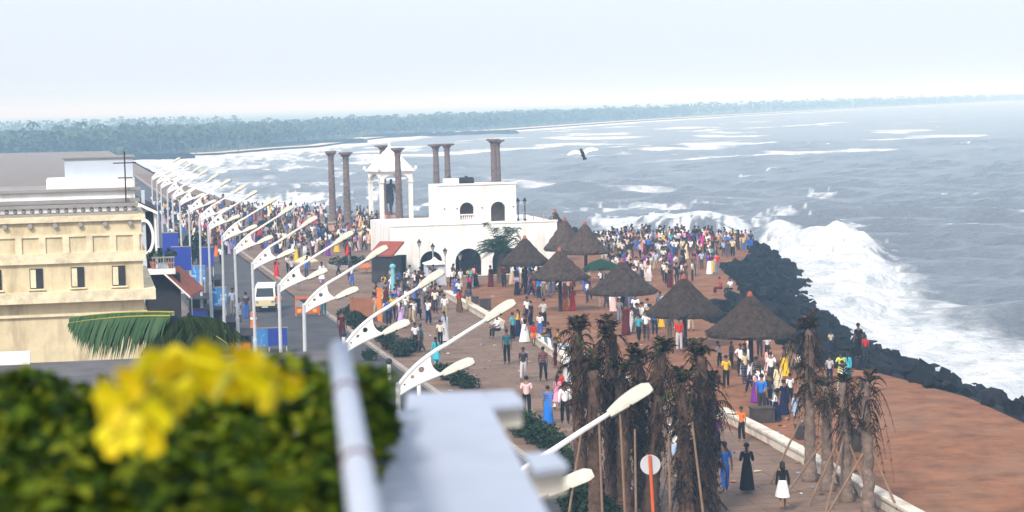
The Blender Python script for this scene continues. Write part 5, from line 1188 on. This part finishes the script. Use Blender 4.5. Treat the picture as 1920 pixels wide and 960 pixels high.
    def shirt(s, long=False, loose=1.0):
        j = s.j; hz = .47 if s.sit else .92; V = [(0, j['waist'][1] * .3, hz + (.0 if not s.sit else .05)), j['waist'], j['chest'], j['uchest'], tuple(Vector(j['neck']) - Vector((0, 0, .035)))]; r = [.150, .138 * loose, .155 * loose, .125, .066]
        if s.woman: r = [.155, .122, .137, .108, .06]
        E = [(0, 1), (1, 2), (2, 3), (3, 4)]
        for sd in 'lr':
            b = len(V); sh, el, wr = (Vector(j[k + sd]) for k in ('sh', 'el', 'wr'))
            if long: V += [sh, el, el.lerp(wr, .9)]; r += [.064, .050, .038]; E += [(3, b), (b, b + 1), (b + 1, b + 2)]
            else: V += [sh, sh.lerp(el, .80)]; r += [.066, .058]; E += [(3, b), (b, b + 1)]
        return skin_mesh('shirt', V, E, r, 1, 1, m_cloth, s.flat)
    def trousers(s, short=False):
        j = s.j; p = Vector(j['pelvis']); V = [tuple(p + Vector((0, 0, .10))), tuple(p)]; r = [.134, .142]; E = [(0, 1)]
        for sd in 'lr':
            b = len(V); hp, kn, an = (Vector(j[k + sd]) for k in ('hip', 'kn', 'an'))
            if short: V += [hp, hp.lerp(kn, .9)]; r += [.104, .082]; E += [(1, b), (b, b + 1)]
            else: V += [hp, kn, kn.lerp(an, .93)]; r += [.102, .076, .064]; E += [(1, b), (b, b + 1), (b + 1, b + 2)]
        return skin_mesh('trousers', V, E, r, 1, 1, m_cloth, s.flat)
    def skirt(s, z0=.07, w=.25, top=1.08):
        mb = MB(); n = 28; rows = 9; vs = []; j = s.j; hz = .47 if s.sit else .92
        for i in range(rows):
            t = i / (rows - 1); z = top * (1 - t) + z0 * t; rad = .125 + (w - .125) * t ** .75
            for k in range(n):
                a = 2 * math.pi * k / n; q = rad * (1 + .05 * t * math.sin(7 * a) + .03 * t * math.sin(13 * a + 1)); ex = max(abs(j['anl'][1]), abs(j['anr'][1])) * t * .8
                vs.append((q * math.cos(a), q * math.sin(a) * .8 + math.copysign(ex, math.sin(a)) * abs(math.sin(a)), z))
        fs = [(i * n + k, (i + 1) * n + k, (i + 1) * n + (k + 1) % n, i * n + (k + 1) % n) for i in range(rows - 1) for k in range(n)]
        mb.add(vs, fs); return mb.mesh('skirt', m_cloth, True)
    def pallu(s):
        """the loose end of a sari over one shoulder"""
        mb = MB(); j = s.j; q = [(-.17, .10, 1.0), (-.05, .13, 1.18), (.10, .11, 1.36), (.16, .02, 1.445), (.15, -.11, 1.36), (.12, -.14, 1.1), (.10, -.15, .75), (.09, -.16, .5)]; vs = []
        for i, p in enumerate(q): w = .10 if i < 5 else .12; d = Vector((.6, 0, .5)) if i < 3 else Vector((1, 0, 0)); d.normalize(); vs += [tuple(Vector(p) - d * w), p, tuple(Vector(p) + d * w * .5)]
        fs = []
        for i in range(len(q) - 1):
            for k in (0, 1): b = i * 3 + k; fs.append((b, b + 1, b + 4, b + 3))
        mb.add(vs, fs); return mb.mesh('sari_drape', m_cloth, True)
    def hair(s, kind):
        mb = MB(); h = Vector(s.j['head']); n = 14; m = 8; vs = []
        for i in range(m + 1):
            ph = math.pi * .5 * i / m * 1.28
            for k in range(n):
                a = 2 * math.pi * k / n; fr = math.sin(a) ; lim = ph * (1 if fr < .2 else 1 - .45 * (fr - .2)); rr_ = .098
                vs.append(tuple(h + Vector((rr_ * .98 * math.sin(lim) * math.cos(a), rr_ * 1.08 * math.sin(lim) * math.sin(a) - .012, rr_ * 1.05 * math.cos(lim) + .012))))
        fs = [(i * n + k, (i + 1) * n + k, (i + 1) * n + (k + 1) % n, i * n + (k + 1) % n) for i in range(m) for k in range(n)]; mb.add(vs, fs)
        if kind == 'bun': mb.ball(h + Vector((0, -.105, -.02)), .05, 8, 6)
        if kind == 'plait': mb.tube([h + Vector((0, -.09, -.03)), h + Vector((0, -.12, -.15)), h + Vector((.01, -.125, -.32)), h + Vector((.01, -.12, -.45))], [.045, .035, .028, .012], 7)
        if kind == 'long': mb.tube([h + Vector((0, -.05, .0)), h + Vector((0, -.07, -.12)), h + Vector((0, -.10, -.26))], [.09, .095, .06], 9)
        return mb.mesh('hair', m_hair, True)
def variant(pose, cloth, hairk, long=False, short=False, skirtz=.07, loose=1.0):
    d = {'body': pose.body(), 'hair': pose.hair(hairk), 'parts': []}
    if cloth == 'man': d['parts'] = [('shirt', pose.shirt(long, loose), 0), ('trousers', pose.trousers(short), 1)]
    elif cloth == 'sari': d['parts'] = [('blouse', pose.shirt(False), 1), ('sari', pose.skirt(.05, .24, 1.10), 0), ('sari_drape', pose.pallu(), 0)]
    elif cloth == 'skirt': d['parts'] = [('blouse', pose.shirt(long), 0), ('skirt', pose.skirt(skirtz, .24), 1)]
    elif cloth == 'tunic': d['parts'] = [('tunic', pose.shirt(True), 0), ('tunic_skirt', pose.skirt(.48, .23), 0), ('trousers', pose.trousers(False), 1)]
    return d
ST = Pose(); WK = Pose(.55); WK2 = Pose(-.55)
VAR = {
 'm_stand': variant(ST, 'man', 'short'), 'm_hip': variant(Pose(0, ('hip', 'down')), 'man', 'short'), 'm_walk': variant(WK, 'man', 'short'), 'm_walk2': variant(WK2, 'man', 'short', True), 'm_fold': variant(Pose(0, ('fold', 'fold')), 'man', 'short', True),
 'm_up': variant(Pose(.15, ('up', 'down')), 'man', 'short'), 'm_out': variant(Pose(.1, ('down', 'out')), 'man', 'short'), 'm_hold': variant(Pose(.2, ('hold', 'hold')), 'man', 'short'), 'm_shorts': variant(Pose(.3), 'man', 'short', False, True), 'm_sit': variant(Pose(0, ('lap', 'lap'), True, .15), 'man', 'short'), 'm_lean': variant(Pose(-.15, ('hold', 'down'), False, .18), 'man', 'short'),
 'w_sari': variant(Pose(.08, ('down', 'hold'), woman=True), 'sari', 'bun'), 'w_sari2': variant(Pose(.35, ('down', 'down'), woman=True), 'sari', 'plait'), 'w_tunic': variant(Pose(.4, ('down', 'down'), woman=True), 'tunic', 'plait'), 'w_skirt': variant(Pose(.3, ('down', 'down'), woman=True), 'skirt', 'long', True, False, .50), 'w_long': variant(Pose(.2, ('hold', 'hold'), woman=True), 'skirt', 'plait', True, False, .08), 'w_sit': variant(Pose(0, ('lap', 'lap'), True, .2, True), 'man', 'bun', True)}
COL = {'white': (.80, .80, .80), 'off white': (.70, .68, .60), 'cream': (.68, .58, .38), 'pale blue': (.38, .52, .72), 'blue': (.03, .13, .48), 'bright blue': (.02, .17, .62), 'navy': (.012, .016, .055), 'black': (.012, .012, .014), 'dark grey': (.035, .035, .04), 'grey': (.20, .20, .21),
 'pale grey': (.48, .48, .50), 'pink': (.72, .30, .42), 'pale pink': (.74, .50, .48), 'magenta': (.50, .03, .22), 'red': (.56, .022, .02), 'maroon': (.09, .012, .014), 'orange': (.70, .17, .02), 'peach': (.72, .38, .24), 'yellow': (.72, .46, .03), 'lime': (.55, .62, .12), 'green': (.02, .16, .06), 'dark green': (.012, .05, .022),
 'turquoise': (.05, .40, .50), 'teal': (.02, .12, .15), 'purple': (.16, .03, .26), 'lilac': (.45, .32, .58), 'brown': (.11, .055, .03), 'khaki': (.36, .29, .17), 'beige': (.50, .40, .28)}
WOMEN = {'w_sari', 'w_sari2', 'w_tunic', 'w_skirt', 'w_long', 'w_sit'}
rp = random.Random(21); PCOUNT = [0]; LAB = {}
def person(p, var, c1, c2, label, rz=None, h=1.68, group=None, sit_z=0.0):
    v = VAR[var]; o = bpy.data.objects.new('person', v['body']); C.objects.link(o); s = h / 1.7; sk = rp.choice(((.14, .07, .045), (.20, .11, .07), (.10, .05, .034), (.27, .155, .10), (.17, .09, .055)))
    o.location = (p[0], p[1], (p[2] if len(p) > 2 else 0) + sit_z); o.rotation_euler.z = rp.uniform(0, 6.28) if rz is None else rz; w = rp.uniform(.95, 1.08); o.scale = (s * w, s * w, s); o.color = (*sk, 1)
    hr = obj('hair', v['hair'], o); hr.color = (.012, .010, .009, 1)
    for nm, me, k in v['parts']: q = obj(nm, me, o); q.color = (*COL[(c1, c2)[k]], 1)
    tag(o, label, 'person', group); PCOUNT[0] += 1; return o
AWAY, TOWARD = 0.0, math.pi

# people near enough to tell apart: foot pixel, height in pixels, figure, colours, heading, label
NEAR = [
 (1468, 957, 92, 'w_skirt', 'black', 'white', .1, 'woman in black top and short white skirt walking on the paving'),
 (1401, 922, 92, 'w_long', 'black', 'black', -.1, 'woman in a long black robe walking away along the paving'),
 (1360, 924, 96, 'm_walk', 'blue', 'blue', .1, 'man in open blue shirt and blue jeans walking by the black palms'),
 (1343, 855, 84, 'm_hold', 'purple', 'navy', .2, 'man in purple shirt half behind the last black palm'),
 (1391, 828, 66, 'm_out', 'orange', 'black', 2.4, 'boy in orange swinging a leg by the white low wall'),
 (1269, 884, 92, 'm_shorts', 'white', 'pale blue', .2, 'man in white shirt and pale shorts seen through the palm gap'),
 (988, 781, 76, 'm_stand', 'pale pink', 'black', .1, 'man in pale pink shirt standing just beyond the parapet corner'),
 (1028, 795, 72, 'w_sari', 'bright blue', 'blue', 0, 'woman in a bright blue sari walking beside the palms'),
 (1060, 797, 82, 'm_walk2', 'white', 'black', .05, 'man in long sleeved white shirt next to the blue sari'),
 (1046, 770, 66, 'w_tunic', 'pink', 'white', .4, 'woman in pink tunic in front of the white shirted man'),
 (1052, 755, 60, 'm_stand', 'red', 'dark grey', .4, 'man in red shirt beside the pink tunic'),
 (982, 713, 62, 'm_walk', 'dark grey', 'pale grey', 3.0, 'man in dark jacket and pale trousers coming along the paving'),
 (1019, 716, 66, 'm_walk', 'maroon', 'black', .2, 'man in open maroon shirt and black trousers near the low wall'),
 (951, 683, 66, 'm_stand', 'teal', 'black', .3, 'man in grey blue shirt alone in the open paving'),
 (1042, 690, 58, 'm_stand', 'maroon', 'maroon', 1.2, 'person in dark maroon by the low wall beside the white figure'),
 (1066, 722, 74, 'w_long', 'white', 'pale grey', .4, 'tall figure all in white before the shaggy palms'),
 (935, 634, 48, 'm_sit', 'white', 'black', 2.2, 'man in white sitting on the low wall end'),
 (962, 640, 54, 'm_stand', 'turquoise', 'black', .8, 'person in turquoise top in the wall group'),
 (972, 632, 52, 'w_long', 'yellow', 'navy', 1.5, 'woman in yellow top and navy skirt in the wall group'),
 (984, 642, 54, 'w_sari2', 'white', 'black', 2.2, 'woman in white drape in the wall group'),
 (1001, 650, 46, 'm_shorts', 'red', 'orange', .3, 'child dressed in red and orange at the low wall'),
 (1013, 630, 44, 'm_fold', 'white', 'blue', .2, 'person in white with blue trousers behind the red child'),
 (1020, 618, 60, 'm_hip', 'pale grey', 'black', -.8, 'man in pale grey shirt with hand on hip on the sand'),
 (989, 608, 52, 'm_stand', 'white', 'navy', .5, 'man in white and navy standing on the sand by the wall group'),
 (996, 614, 50, 'm_stand', 'navy', 'navy', .9, 'man dressed all in navy on the sand by the wall group'),
 (1050, 655, 40, 'm_sit', 'yellow', 'brown', 1.7, 'person in yellow sitting on the cloth by the wall'),
 (1032, 648, 46, 'w_sit', 'black', 'black', 1.0, 'person in black sitting beside the yellow figure'),
 (642, 642, 70, 'm_stand', 'maroon', 'maroon', .3, 'man in dark maroon standing at the kerb in the road'),
 (790, 662, 54, 'm_walk', 'teal', 'dark grey', 1.4, 'man in teal shirt walking along the kerb shrubs'),
 (779, 655, 50, 'm_stand', 'white', 'black', .4, 'man in white behind the kerb shrubs'),
 (818, 688, 56, 'w_tunic', 'turquoise', 'turquoise', .3, 'girl in turquoise dress walking by the lamp arm'),
 (834, 640, 56, 'w_sari2', 'pale grey', 'pale blue', .8, 'woman in grey and pale blue sari in the paving crowd'),
 (826, 650, 50, 'm_walk', 'off white', 'black', .2, 'man in off white shirt beside the grey sari'),
 (663, 602, 44, 'm_stand', 'yellow', 'yellow', 2.9, 'person in bright yellow before the brown notice board'),
 (677, 602, 42, 'm_stand', 'black', 'black', .6, 'person in black beside the bright yellow figure'),
 (548, 525, 46, 'm_stand', 'pale grey', 'black', .2, 'man in pale grey shirt standing alone at the road kerb'),
 (575, 525, 40, 'm_hip', 'blue', 'navy', .2, 'man in blue sitting posture near the kerb corner'),
 (604, 535, 44, 'w_tunic', 'white', 'lilac', .2, 'woman in white tunic between two lamp brackets'),
 (560, 545, 40, 'm_stand', 'pale pink', 'grey', .2, 'man in pale pink behind the barricade'),
 (607, 592, 50, 'm_stand', 'teal', 'teal', .1, 'man in teal beside the barricade'),
 (437, 592, 60, 'm_stand', 'pale blue', 'grey', .2, 'man in pale blue shirt beside the sky blue board'),
 (415, 500, 42, 'm_walk', 'white', 'black', .4, 'person with white shirt riding or walking up the road'),
 (462, 602, 62, 'm_stand', 'navy', 'blue', .3, 'man in navy by the orange barrel'),
 (448, 612, 54, 'm_hold', 'pale blue', 'white', .9, 'man in white trousers by the orange stall'),
 (1362, 728, 62, 'm_stand', 'yellow', 'black', .2, 'man in yellow shirt and black trousers under the largest shelter'),
 (1389, 706, 62, 'm_hip', 'white', 'black', .1, 'man in white shirt standing behind the yellow shirt'),
 (1350, 690, 50, 'm_lean', 'white', 'dark grey', 1.0, 'man in white with dark strap under the largest shelter'),
 (1372, 688, 48, 'm_stand', 'grey', 'dark grey', .7, 'man in grey under the largest shelter'),
 (1418, 730, 60, 'm_walk2', 'white', 'navy', 2.6, 'man in loose white shirt bending towards the sand'),
 (1446, 722, 62, 'm_walk', 'white', 'dark grey', .1, 'man in broad white shirt walking up the sand'),
 (1439, 672, 46, 'm_stand', 'white', 'navy', .2, 'man in white high on the sand behind the largest shelter'),
 (1398, 660, 40, 'm_stand', 'orange', 'orange', .2, 'person in orange by the post of the largest shelter'),
 (1448, 765, 58, 'w_sari', 'off white', 'white', .8, 'woman in off white beside the dark seat block'),
 (1455, 790, 60, 'w_long', 'white', 'navy', 1.2, 'child in white and navy leaning on the seat block'),
 (1470, 778, 66, 'w_sari', 'navy', 'navy', .4, 'woman in navy sari in the group by the seat block'),
 (1482, 760, 60, 'm_stand', 'white', 'black', .4, 'man in white and black behind the navy sari'),
 (1491, 785, 46, 'w_tunic', 'pale blue', 'pale blue', .2, 'girl in pale blue dress by the stout palm'),
 (1496, 705, 44, 'm_lean', 'off white', 'black', .2, 'man in off white near the stout palm head'),
 (1558, 660, 40, 'm_stand', 'cream', 'navy', .2, 'man in cream shirt standing on the flat black rocks'),
 (1556, 722, 56, 'm_stand', 'pale grey', 'navy', .2, 'man in pale grey by the rocks between palms'),
 (1577, 725, 66, 'm_hip', 'lime', 'lime', .3, 'man in lime green shirt and white cap by the rocks'),
 (1590, 718, 58, 'w_tunic', 'turquoise', 'teal', .4, 'woman in turquoise beside the lime shirt'),
 (1580, 738, 62, 'm_walk2', 'white', 'white', 1.0, 'man all in white before the lime shirt'),
 (1547, 782, 46, 'm_stand', 'red', 'black', .4, 'child in red shirt between two palm trunks'),
 (1610, 672, 66, 'm_stand', 'black', 'black', -.4, 'man in black standing on the last flat rocks'),
 (1623, 675, 46, 'm_stand', 'red', 'dark grey', .2, 'man in red on the last flat rocks'),
 (1345, 516, 42, 'm_hip', 'red', 'grey', .4, 'man in red shirt apart from the crowd by the rocks'),
 (1352, 552, 34, 'm_sit', 'red', 'maroon', 1.9, 'person in red sitting on the sand spur'),
 (1371, 553, 34, 'm_sit', 'white', 'black', 2.2, 'person in white sitting on the sand spur'),
 (1274, 660, 66, 'm_stand', 'red', 'pale grey', .2, 'man in red shirt close to the open shelter post'),
 (1256, 642, 56, 'm_stand', 'grey', 'khaki', .1, 'man in grey shirt and khaki trousers under the second shelter'),
 (1228, 630, 54, 'm_stand', 'blue', 'navy', .2, 'man in blue under the second shelter'),
 (1212, 640, 58, 'm_stand', 'white', 'black', .4, 'man in white near the second shelter edge'),
 (1198, 642, 54, 'm_walk', 'turquoise', 'black', .2, 'man in turquoise shirt near the second shelter edge'),
 (1192, 606, 54, 'm_stand', 'white', 'dark grey', .4, 'man in white and dark grey beside the dark maroon sari'),
 (1174, 628, 60, 'w_sari', 'maroon', 'maroon', .3, 'woman in dark maroon sari between the second and third shelters'),
 (1074, 582, 44, 'w_sari', 'red', 'red', .2, 'woman in bright red sari beside the bare shelter post'),
 (1060, 582, 34, 'w_sari2', 'orange', 'red', .4, 'girl in orange beside the bright red sari'),
 (1025, 556, 30, 'm_sit', 'peach', 'beige', .4, 'person in peach crouching under the first shelter'),
]
for px, py, hp, var, c1, c2, rz, lab in NEAR:
    z = 0.03 if px > 1090 or (px > 975 and py < 625) else 0.0
    p = P(px, py, z); h = min(1.82, max(1.05, hp * p.y / FPX * (1.30 if 'sit' in var else 1)))
    if py > 590 and px < 660: z = -.0
    person((p.x, p.y, z), var, c1, c2, lab, AWAY + rz * (1 if rp.random() < .5 else -1) if abs(rz) < .45 else rz, h, None)
# riders
person((MC1[0], MC1[1] + .25, -.12 + .36), 'm_sit', 'orange', 'dark grey', 'rider in orange on the motorcycle beside the van', math.pi + .05, 1.66); person((MC2[0], MC2[1] + .25, -.12 + .36), 'm_sit', 'white', 'navy', 'rider in white on the motorcycle beyond the van', math.pi - .05, 1.66)

# the crowds: every figure its own object, as many as the picture shows largest
TOPS_M = ['white'] * 11 + ['off white', 'off white', 'pale blue', 'pale blue', 'blue', 'bright blue', 'navy', 'black', 'black', 'grey', 'pale grey', 'red', 'maroon', 'peach', 'yellow', 'cream', 'dark grey', 'dark grey', 'brown', 'pink', 'turquoise', 'dark grey', 'khaki', 'navy', 'black', 'black']
LOW_M = ['black', 'black', 'navy', 'navy', 'dark grey', 'dark grey', 'grey', 'khaki', 'brown', 'blue', 'beige']
TOPS_W = ['pink', 'pale pink', 'magenta', 'red', 'orange', 'yellow', 'white', 'white', 'purple', 'lilac', 'white', 'maroon', 'pale pink', 'cream', 'navy', 'peach', 'dark green', 'black', 'maroon']
VM = ['m_stand', 'm_stand', 'm_hip', 'm_walk', 'm_walk2', 'm_fold', 'm_up', 'm_hold', 'm_lean', 'm_stand']; VW = ['w_sari', 'w_sari2', 'w_tunic', 'w_sari', 'w_long']
POSEW = {'m_stand': 'standing', 'm_hip': 'hand on hip', 'm_walk': 'striding', 'm_walk2': 'walking off', 'm_fold': 'with folded arms', 'm_up': 'raising an arm', 'm_hold': 'holding hands out', 'm_lean': 'leaning', 'w_sari': 'in a sari', 'w_sari2': 'in a flowing sari', 'w_tunic': 'in a tunic', 'w_long': 'in a long skirt'}
placed = []
def crowd(n, poly, where, group, mind=.55, wshare=.3, face=None, hmin=1.5, z=0.0):
    xs = [q[0] for q in poly]; ys = [q[1] for q in poly]; k = 0; tr = 0
    while k < n and tr < n * 200:
        tr += 1; px, py = rp.uniform(min(xs), max(xs)), rp.uniform(min(ys), max(ys))
        if not inside(np.array([px]), np.array([py]), poly)[0]: continue
        p = P(px, py, z)
        if any((p.x - a) ** 2 + (p.y - b) ** 2 < mind ** 2 for a, b in placed): continue
        placed.append((p.x, p.y)); k += 1
        wm = rp.random() < wshare; var = rp.choice(VW if wm else VM); c1 = rp.choice(TOPS_W if wm else TOPS_M); c2 = rp.choice(TOPS_W + LOW_M if wm else LOW_M)
        if wm: lab = f"woman {POSEW[var].replace('in a', 'in')} of {c1} with {c2}, {where}" if 'sari' in var else f"woman in {c1} top and {c2}, {POSEW[var][2:] if var=='w_long' else 'tunic'}, {where}"
        else: lab = f"man {POSEW[var]}, {c1} shirt, {c2} trousers, {where}"
        person((p.x, p.y, z), var, c1, c2, lab, None if face is None else face + rp.gauss(0, .7), rp.uniform(hmin, 1.76) - (.08 if wm else 0), group)
crowd(34, [(948, 532), (1040, 540), (1100, 560), (1240, 590), (1240, 600), (1100, 578), (955, 556)], 'under the shelter row', 'people under the shelters', .5, .35, None, z=.03)
crowd(10, [(1150, 622), (1320, 640), (1320, 622), (1160, 605)], 'behind the second shelter', 'people under the shelters', .5, .2, z=.03)
crowd(44, [(690, 585), (730, 555), (880, 545), (890, 575), (850, 612), (790, 628), (720, 615)], 'paving before the arches', 'people on the paving before the arches', .6, .2, AWAY)
crowd(16, [(715, 555), (740, 528), (880, 535), (880, 548), (740, 562)], 'under the white arches', 'people close to the white building', .55, .25)
crowd(74, [(1130, 505), (1190, 478), (1280, 478), (1345, 488), (1350, 505), (1300, 535), (1210, 545), (1150, 535)], 'near crowd on the point', 'near part of the crowd on the point', .45, .3, .3, z=.03)
crowd(44, [(1125, 470), (1180, 458), (1330, 462), (1405, 470), (1412, 484), (1350, 488), (1200, 478), (1130, 498)], 'far rows on the point', 'far part of the crowd on the point', .42, .25, .2, z=.03)
crowd(14, [(1340, 700), (1400, 660), (1480, 690), (1500, 740), (1440, 790), (1385, 740)], 'right of the largest shelter', 'people on the sand by the largest shelter', .8, .3, AWAY, z=.03)
crowd(8, [(500, 520), (560, 500), (640, 500), (700, 520), (690, 545), (600, 530)], 'near square', 'people in the near part of the square', .7, .3)
n_ind = PCOUNT[0]

# the mass behind them, too many and too small to part
def crowd_mass():
    rr = random.Random(5); V = []; F = []; T = []; b = 0; cache = {}
    for zone, n in (([(390, 492), (420, 430), (600, 425), (720, 440), (700, 480), (560, 490), (450, 470)], 150), ([(300, 402), (420, 395), (600, 402), (720, 418), (700, 436), (560, 424), (400, 432), (300, 420)], 170), ([(285, 385), (420, 385), (420, 398), (285, 402)], 60), ([(1112, 462), (1180, 452), (1330, 455), (1412, 464), (1410, 474), (1200, 470), (1125, 480)], 110), ([(325, 480), (300, 405), (410, 402), (440, 470)], 70), ([(840, 545), (1000, 520), (1100, 540), (1180, 560), (1120, 555), (960, 540)], 40)):
        xs = [q[0] for q in zone]; ys = [q[1] for q in zone]; k = 0
        while k < n:
            px, py = rr.uniform(min(xs), max(xs)), rr.uniform(min(ys), max(ys))
            if not inside(np.array([px]), np.array([py]), zone)[0]: continue
            k += 1; p = P(px, py, 0); wm = rr.random() < .35; v = VAR[rr.choice(VW if wm else VM)]; c1 = COL[rr.choice(TOPS_W if wm else TOPS_M)]; c2 = COL[rr.choice(LOW_M)]; a = rr.uniform(0, 6.28); s = rr.uniform(.88, 1.03)
            for me, col in [(v['body'], (.13, .07, .045)), (v['hair'], (.012, .01, .009))] + [(m, (c1, c2)[q]) for _, m, q in v['parts']]:
                if me.name not in cache:
                    co = np.empty(len(me.vertices) * 3); me.vertices.foreach_get('co', co); cache[me.name] = (co.reshape(-1, 3), [tuple(q.vertices) for q in me.polygons])
                co, fs = cache[me.name]; ca, sa = math.cos(a) * s, math.sin(a) * s
                w = np.stack([co[:, 0] * ca - co[:, 1] * sa + p.x, co[:, 0] * sa + co[:, 1] * ca + p.y, co[:, 2] * s], -1); V.append(w); F += [tuple(i + b for i in f) for f in fs]; b += len(co); T.append(np.tile(np.array([*col, 1], dtype=np.float32), (len(co), 1)))
    me = bpy.data.meshes.new('distant_crowd'); me.from_pydata(np.concatenate(V).tolist(), [], F); at = me.color_attributes.new('tint', 'FLOAT_COLOR', 'POINT'); at.data.foreach_set('color', np.concatenate(T).ravel()); me.materials.append(mat_attr('crowd_cloth', .9, .15)); me.polygons.foreach_set('use_smooth', [True] * len(me.polygons))
    o = obj('distant_crowd', me); struct(o, 'stuff'); tag(o, 'dense distant crowd filling the far square and road', None)
crowd_mass()

# the statue under the pavilion
def statue():
    t = empty('statue', (PAV.x, PAV.y, .6), R(205)); tag(t, 'tall dark bronze statue of a walking man with a staff', 'statue')
    mbx('pedestal', (-.75, -.75, 0, .75, .75, .55), m_pedestal, t); mbx('pedestal_cap', (-.65, -.65, .551, .65, .65, .66), m_redroof, t)
    ps = Pose(.5, ('hold', 'hold'), False, .10); k = 4.0 / 1.7
    def put(nm, me): me.materials.clear(); me.materials.append(m_bronze); o = obj(nm, me, t, (0, 0, .62)); o.scale = (k, k, k); return o
    f = put('figure', ps.body()); put('loincloth', ps.trousers(True)); put('shawl', ps.pallu()); put('robe', ps.shirt(True))
    w = Vector(ps.j['har']) * k + Vector((0, 0, .62)); mb = MB(); mb.tube([(w.x + .05, w.y + .5, .66), w + Vector((0, .05, .2)), w + Vector((-.02, -.1, .75))], [.05, .05, .05], 8); mb.build('staff', m_bronze, t)
statue()
print('people', PCOUNT[0])
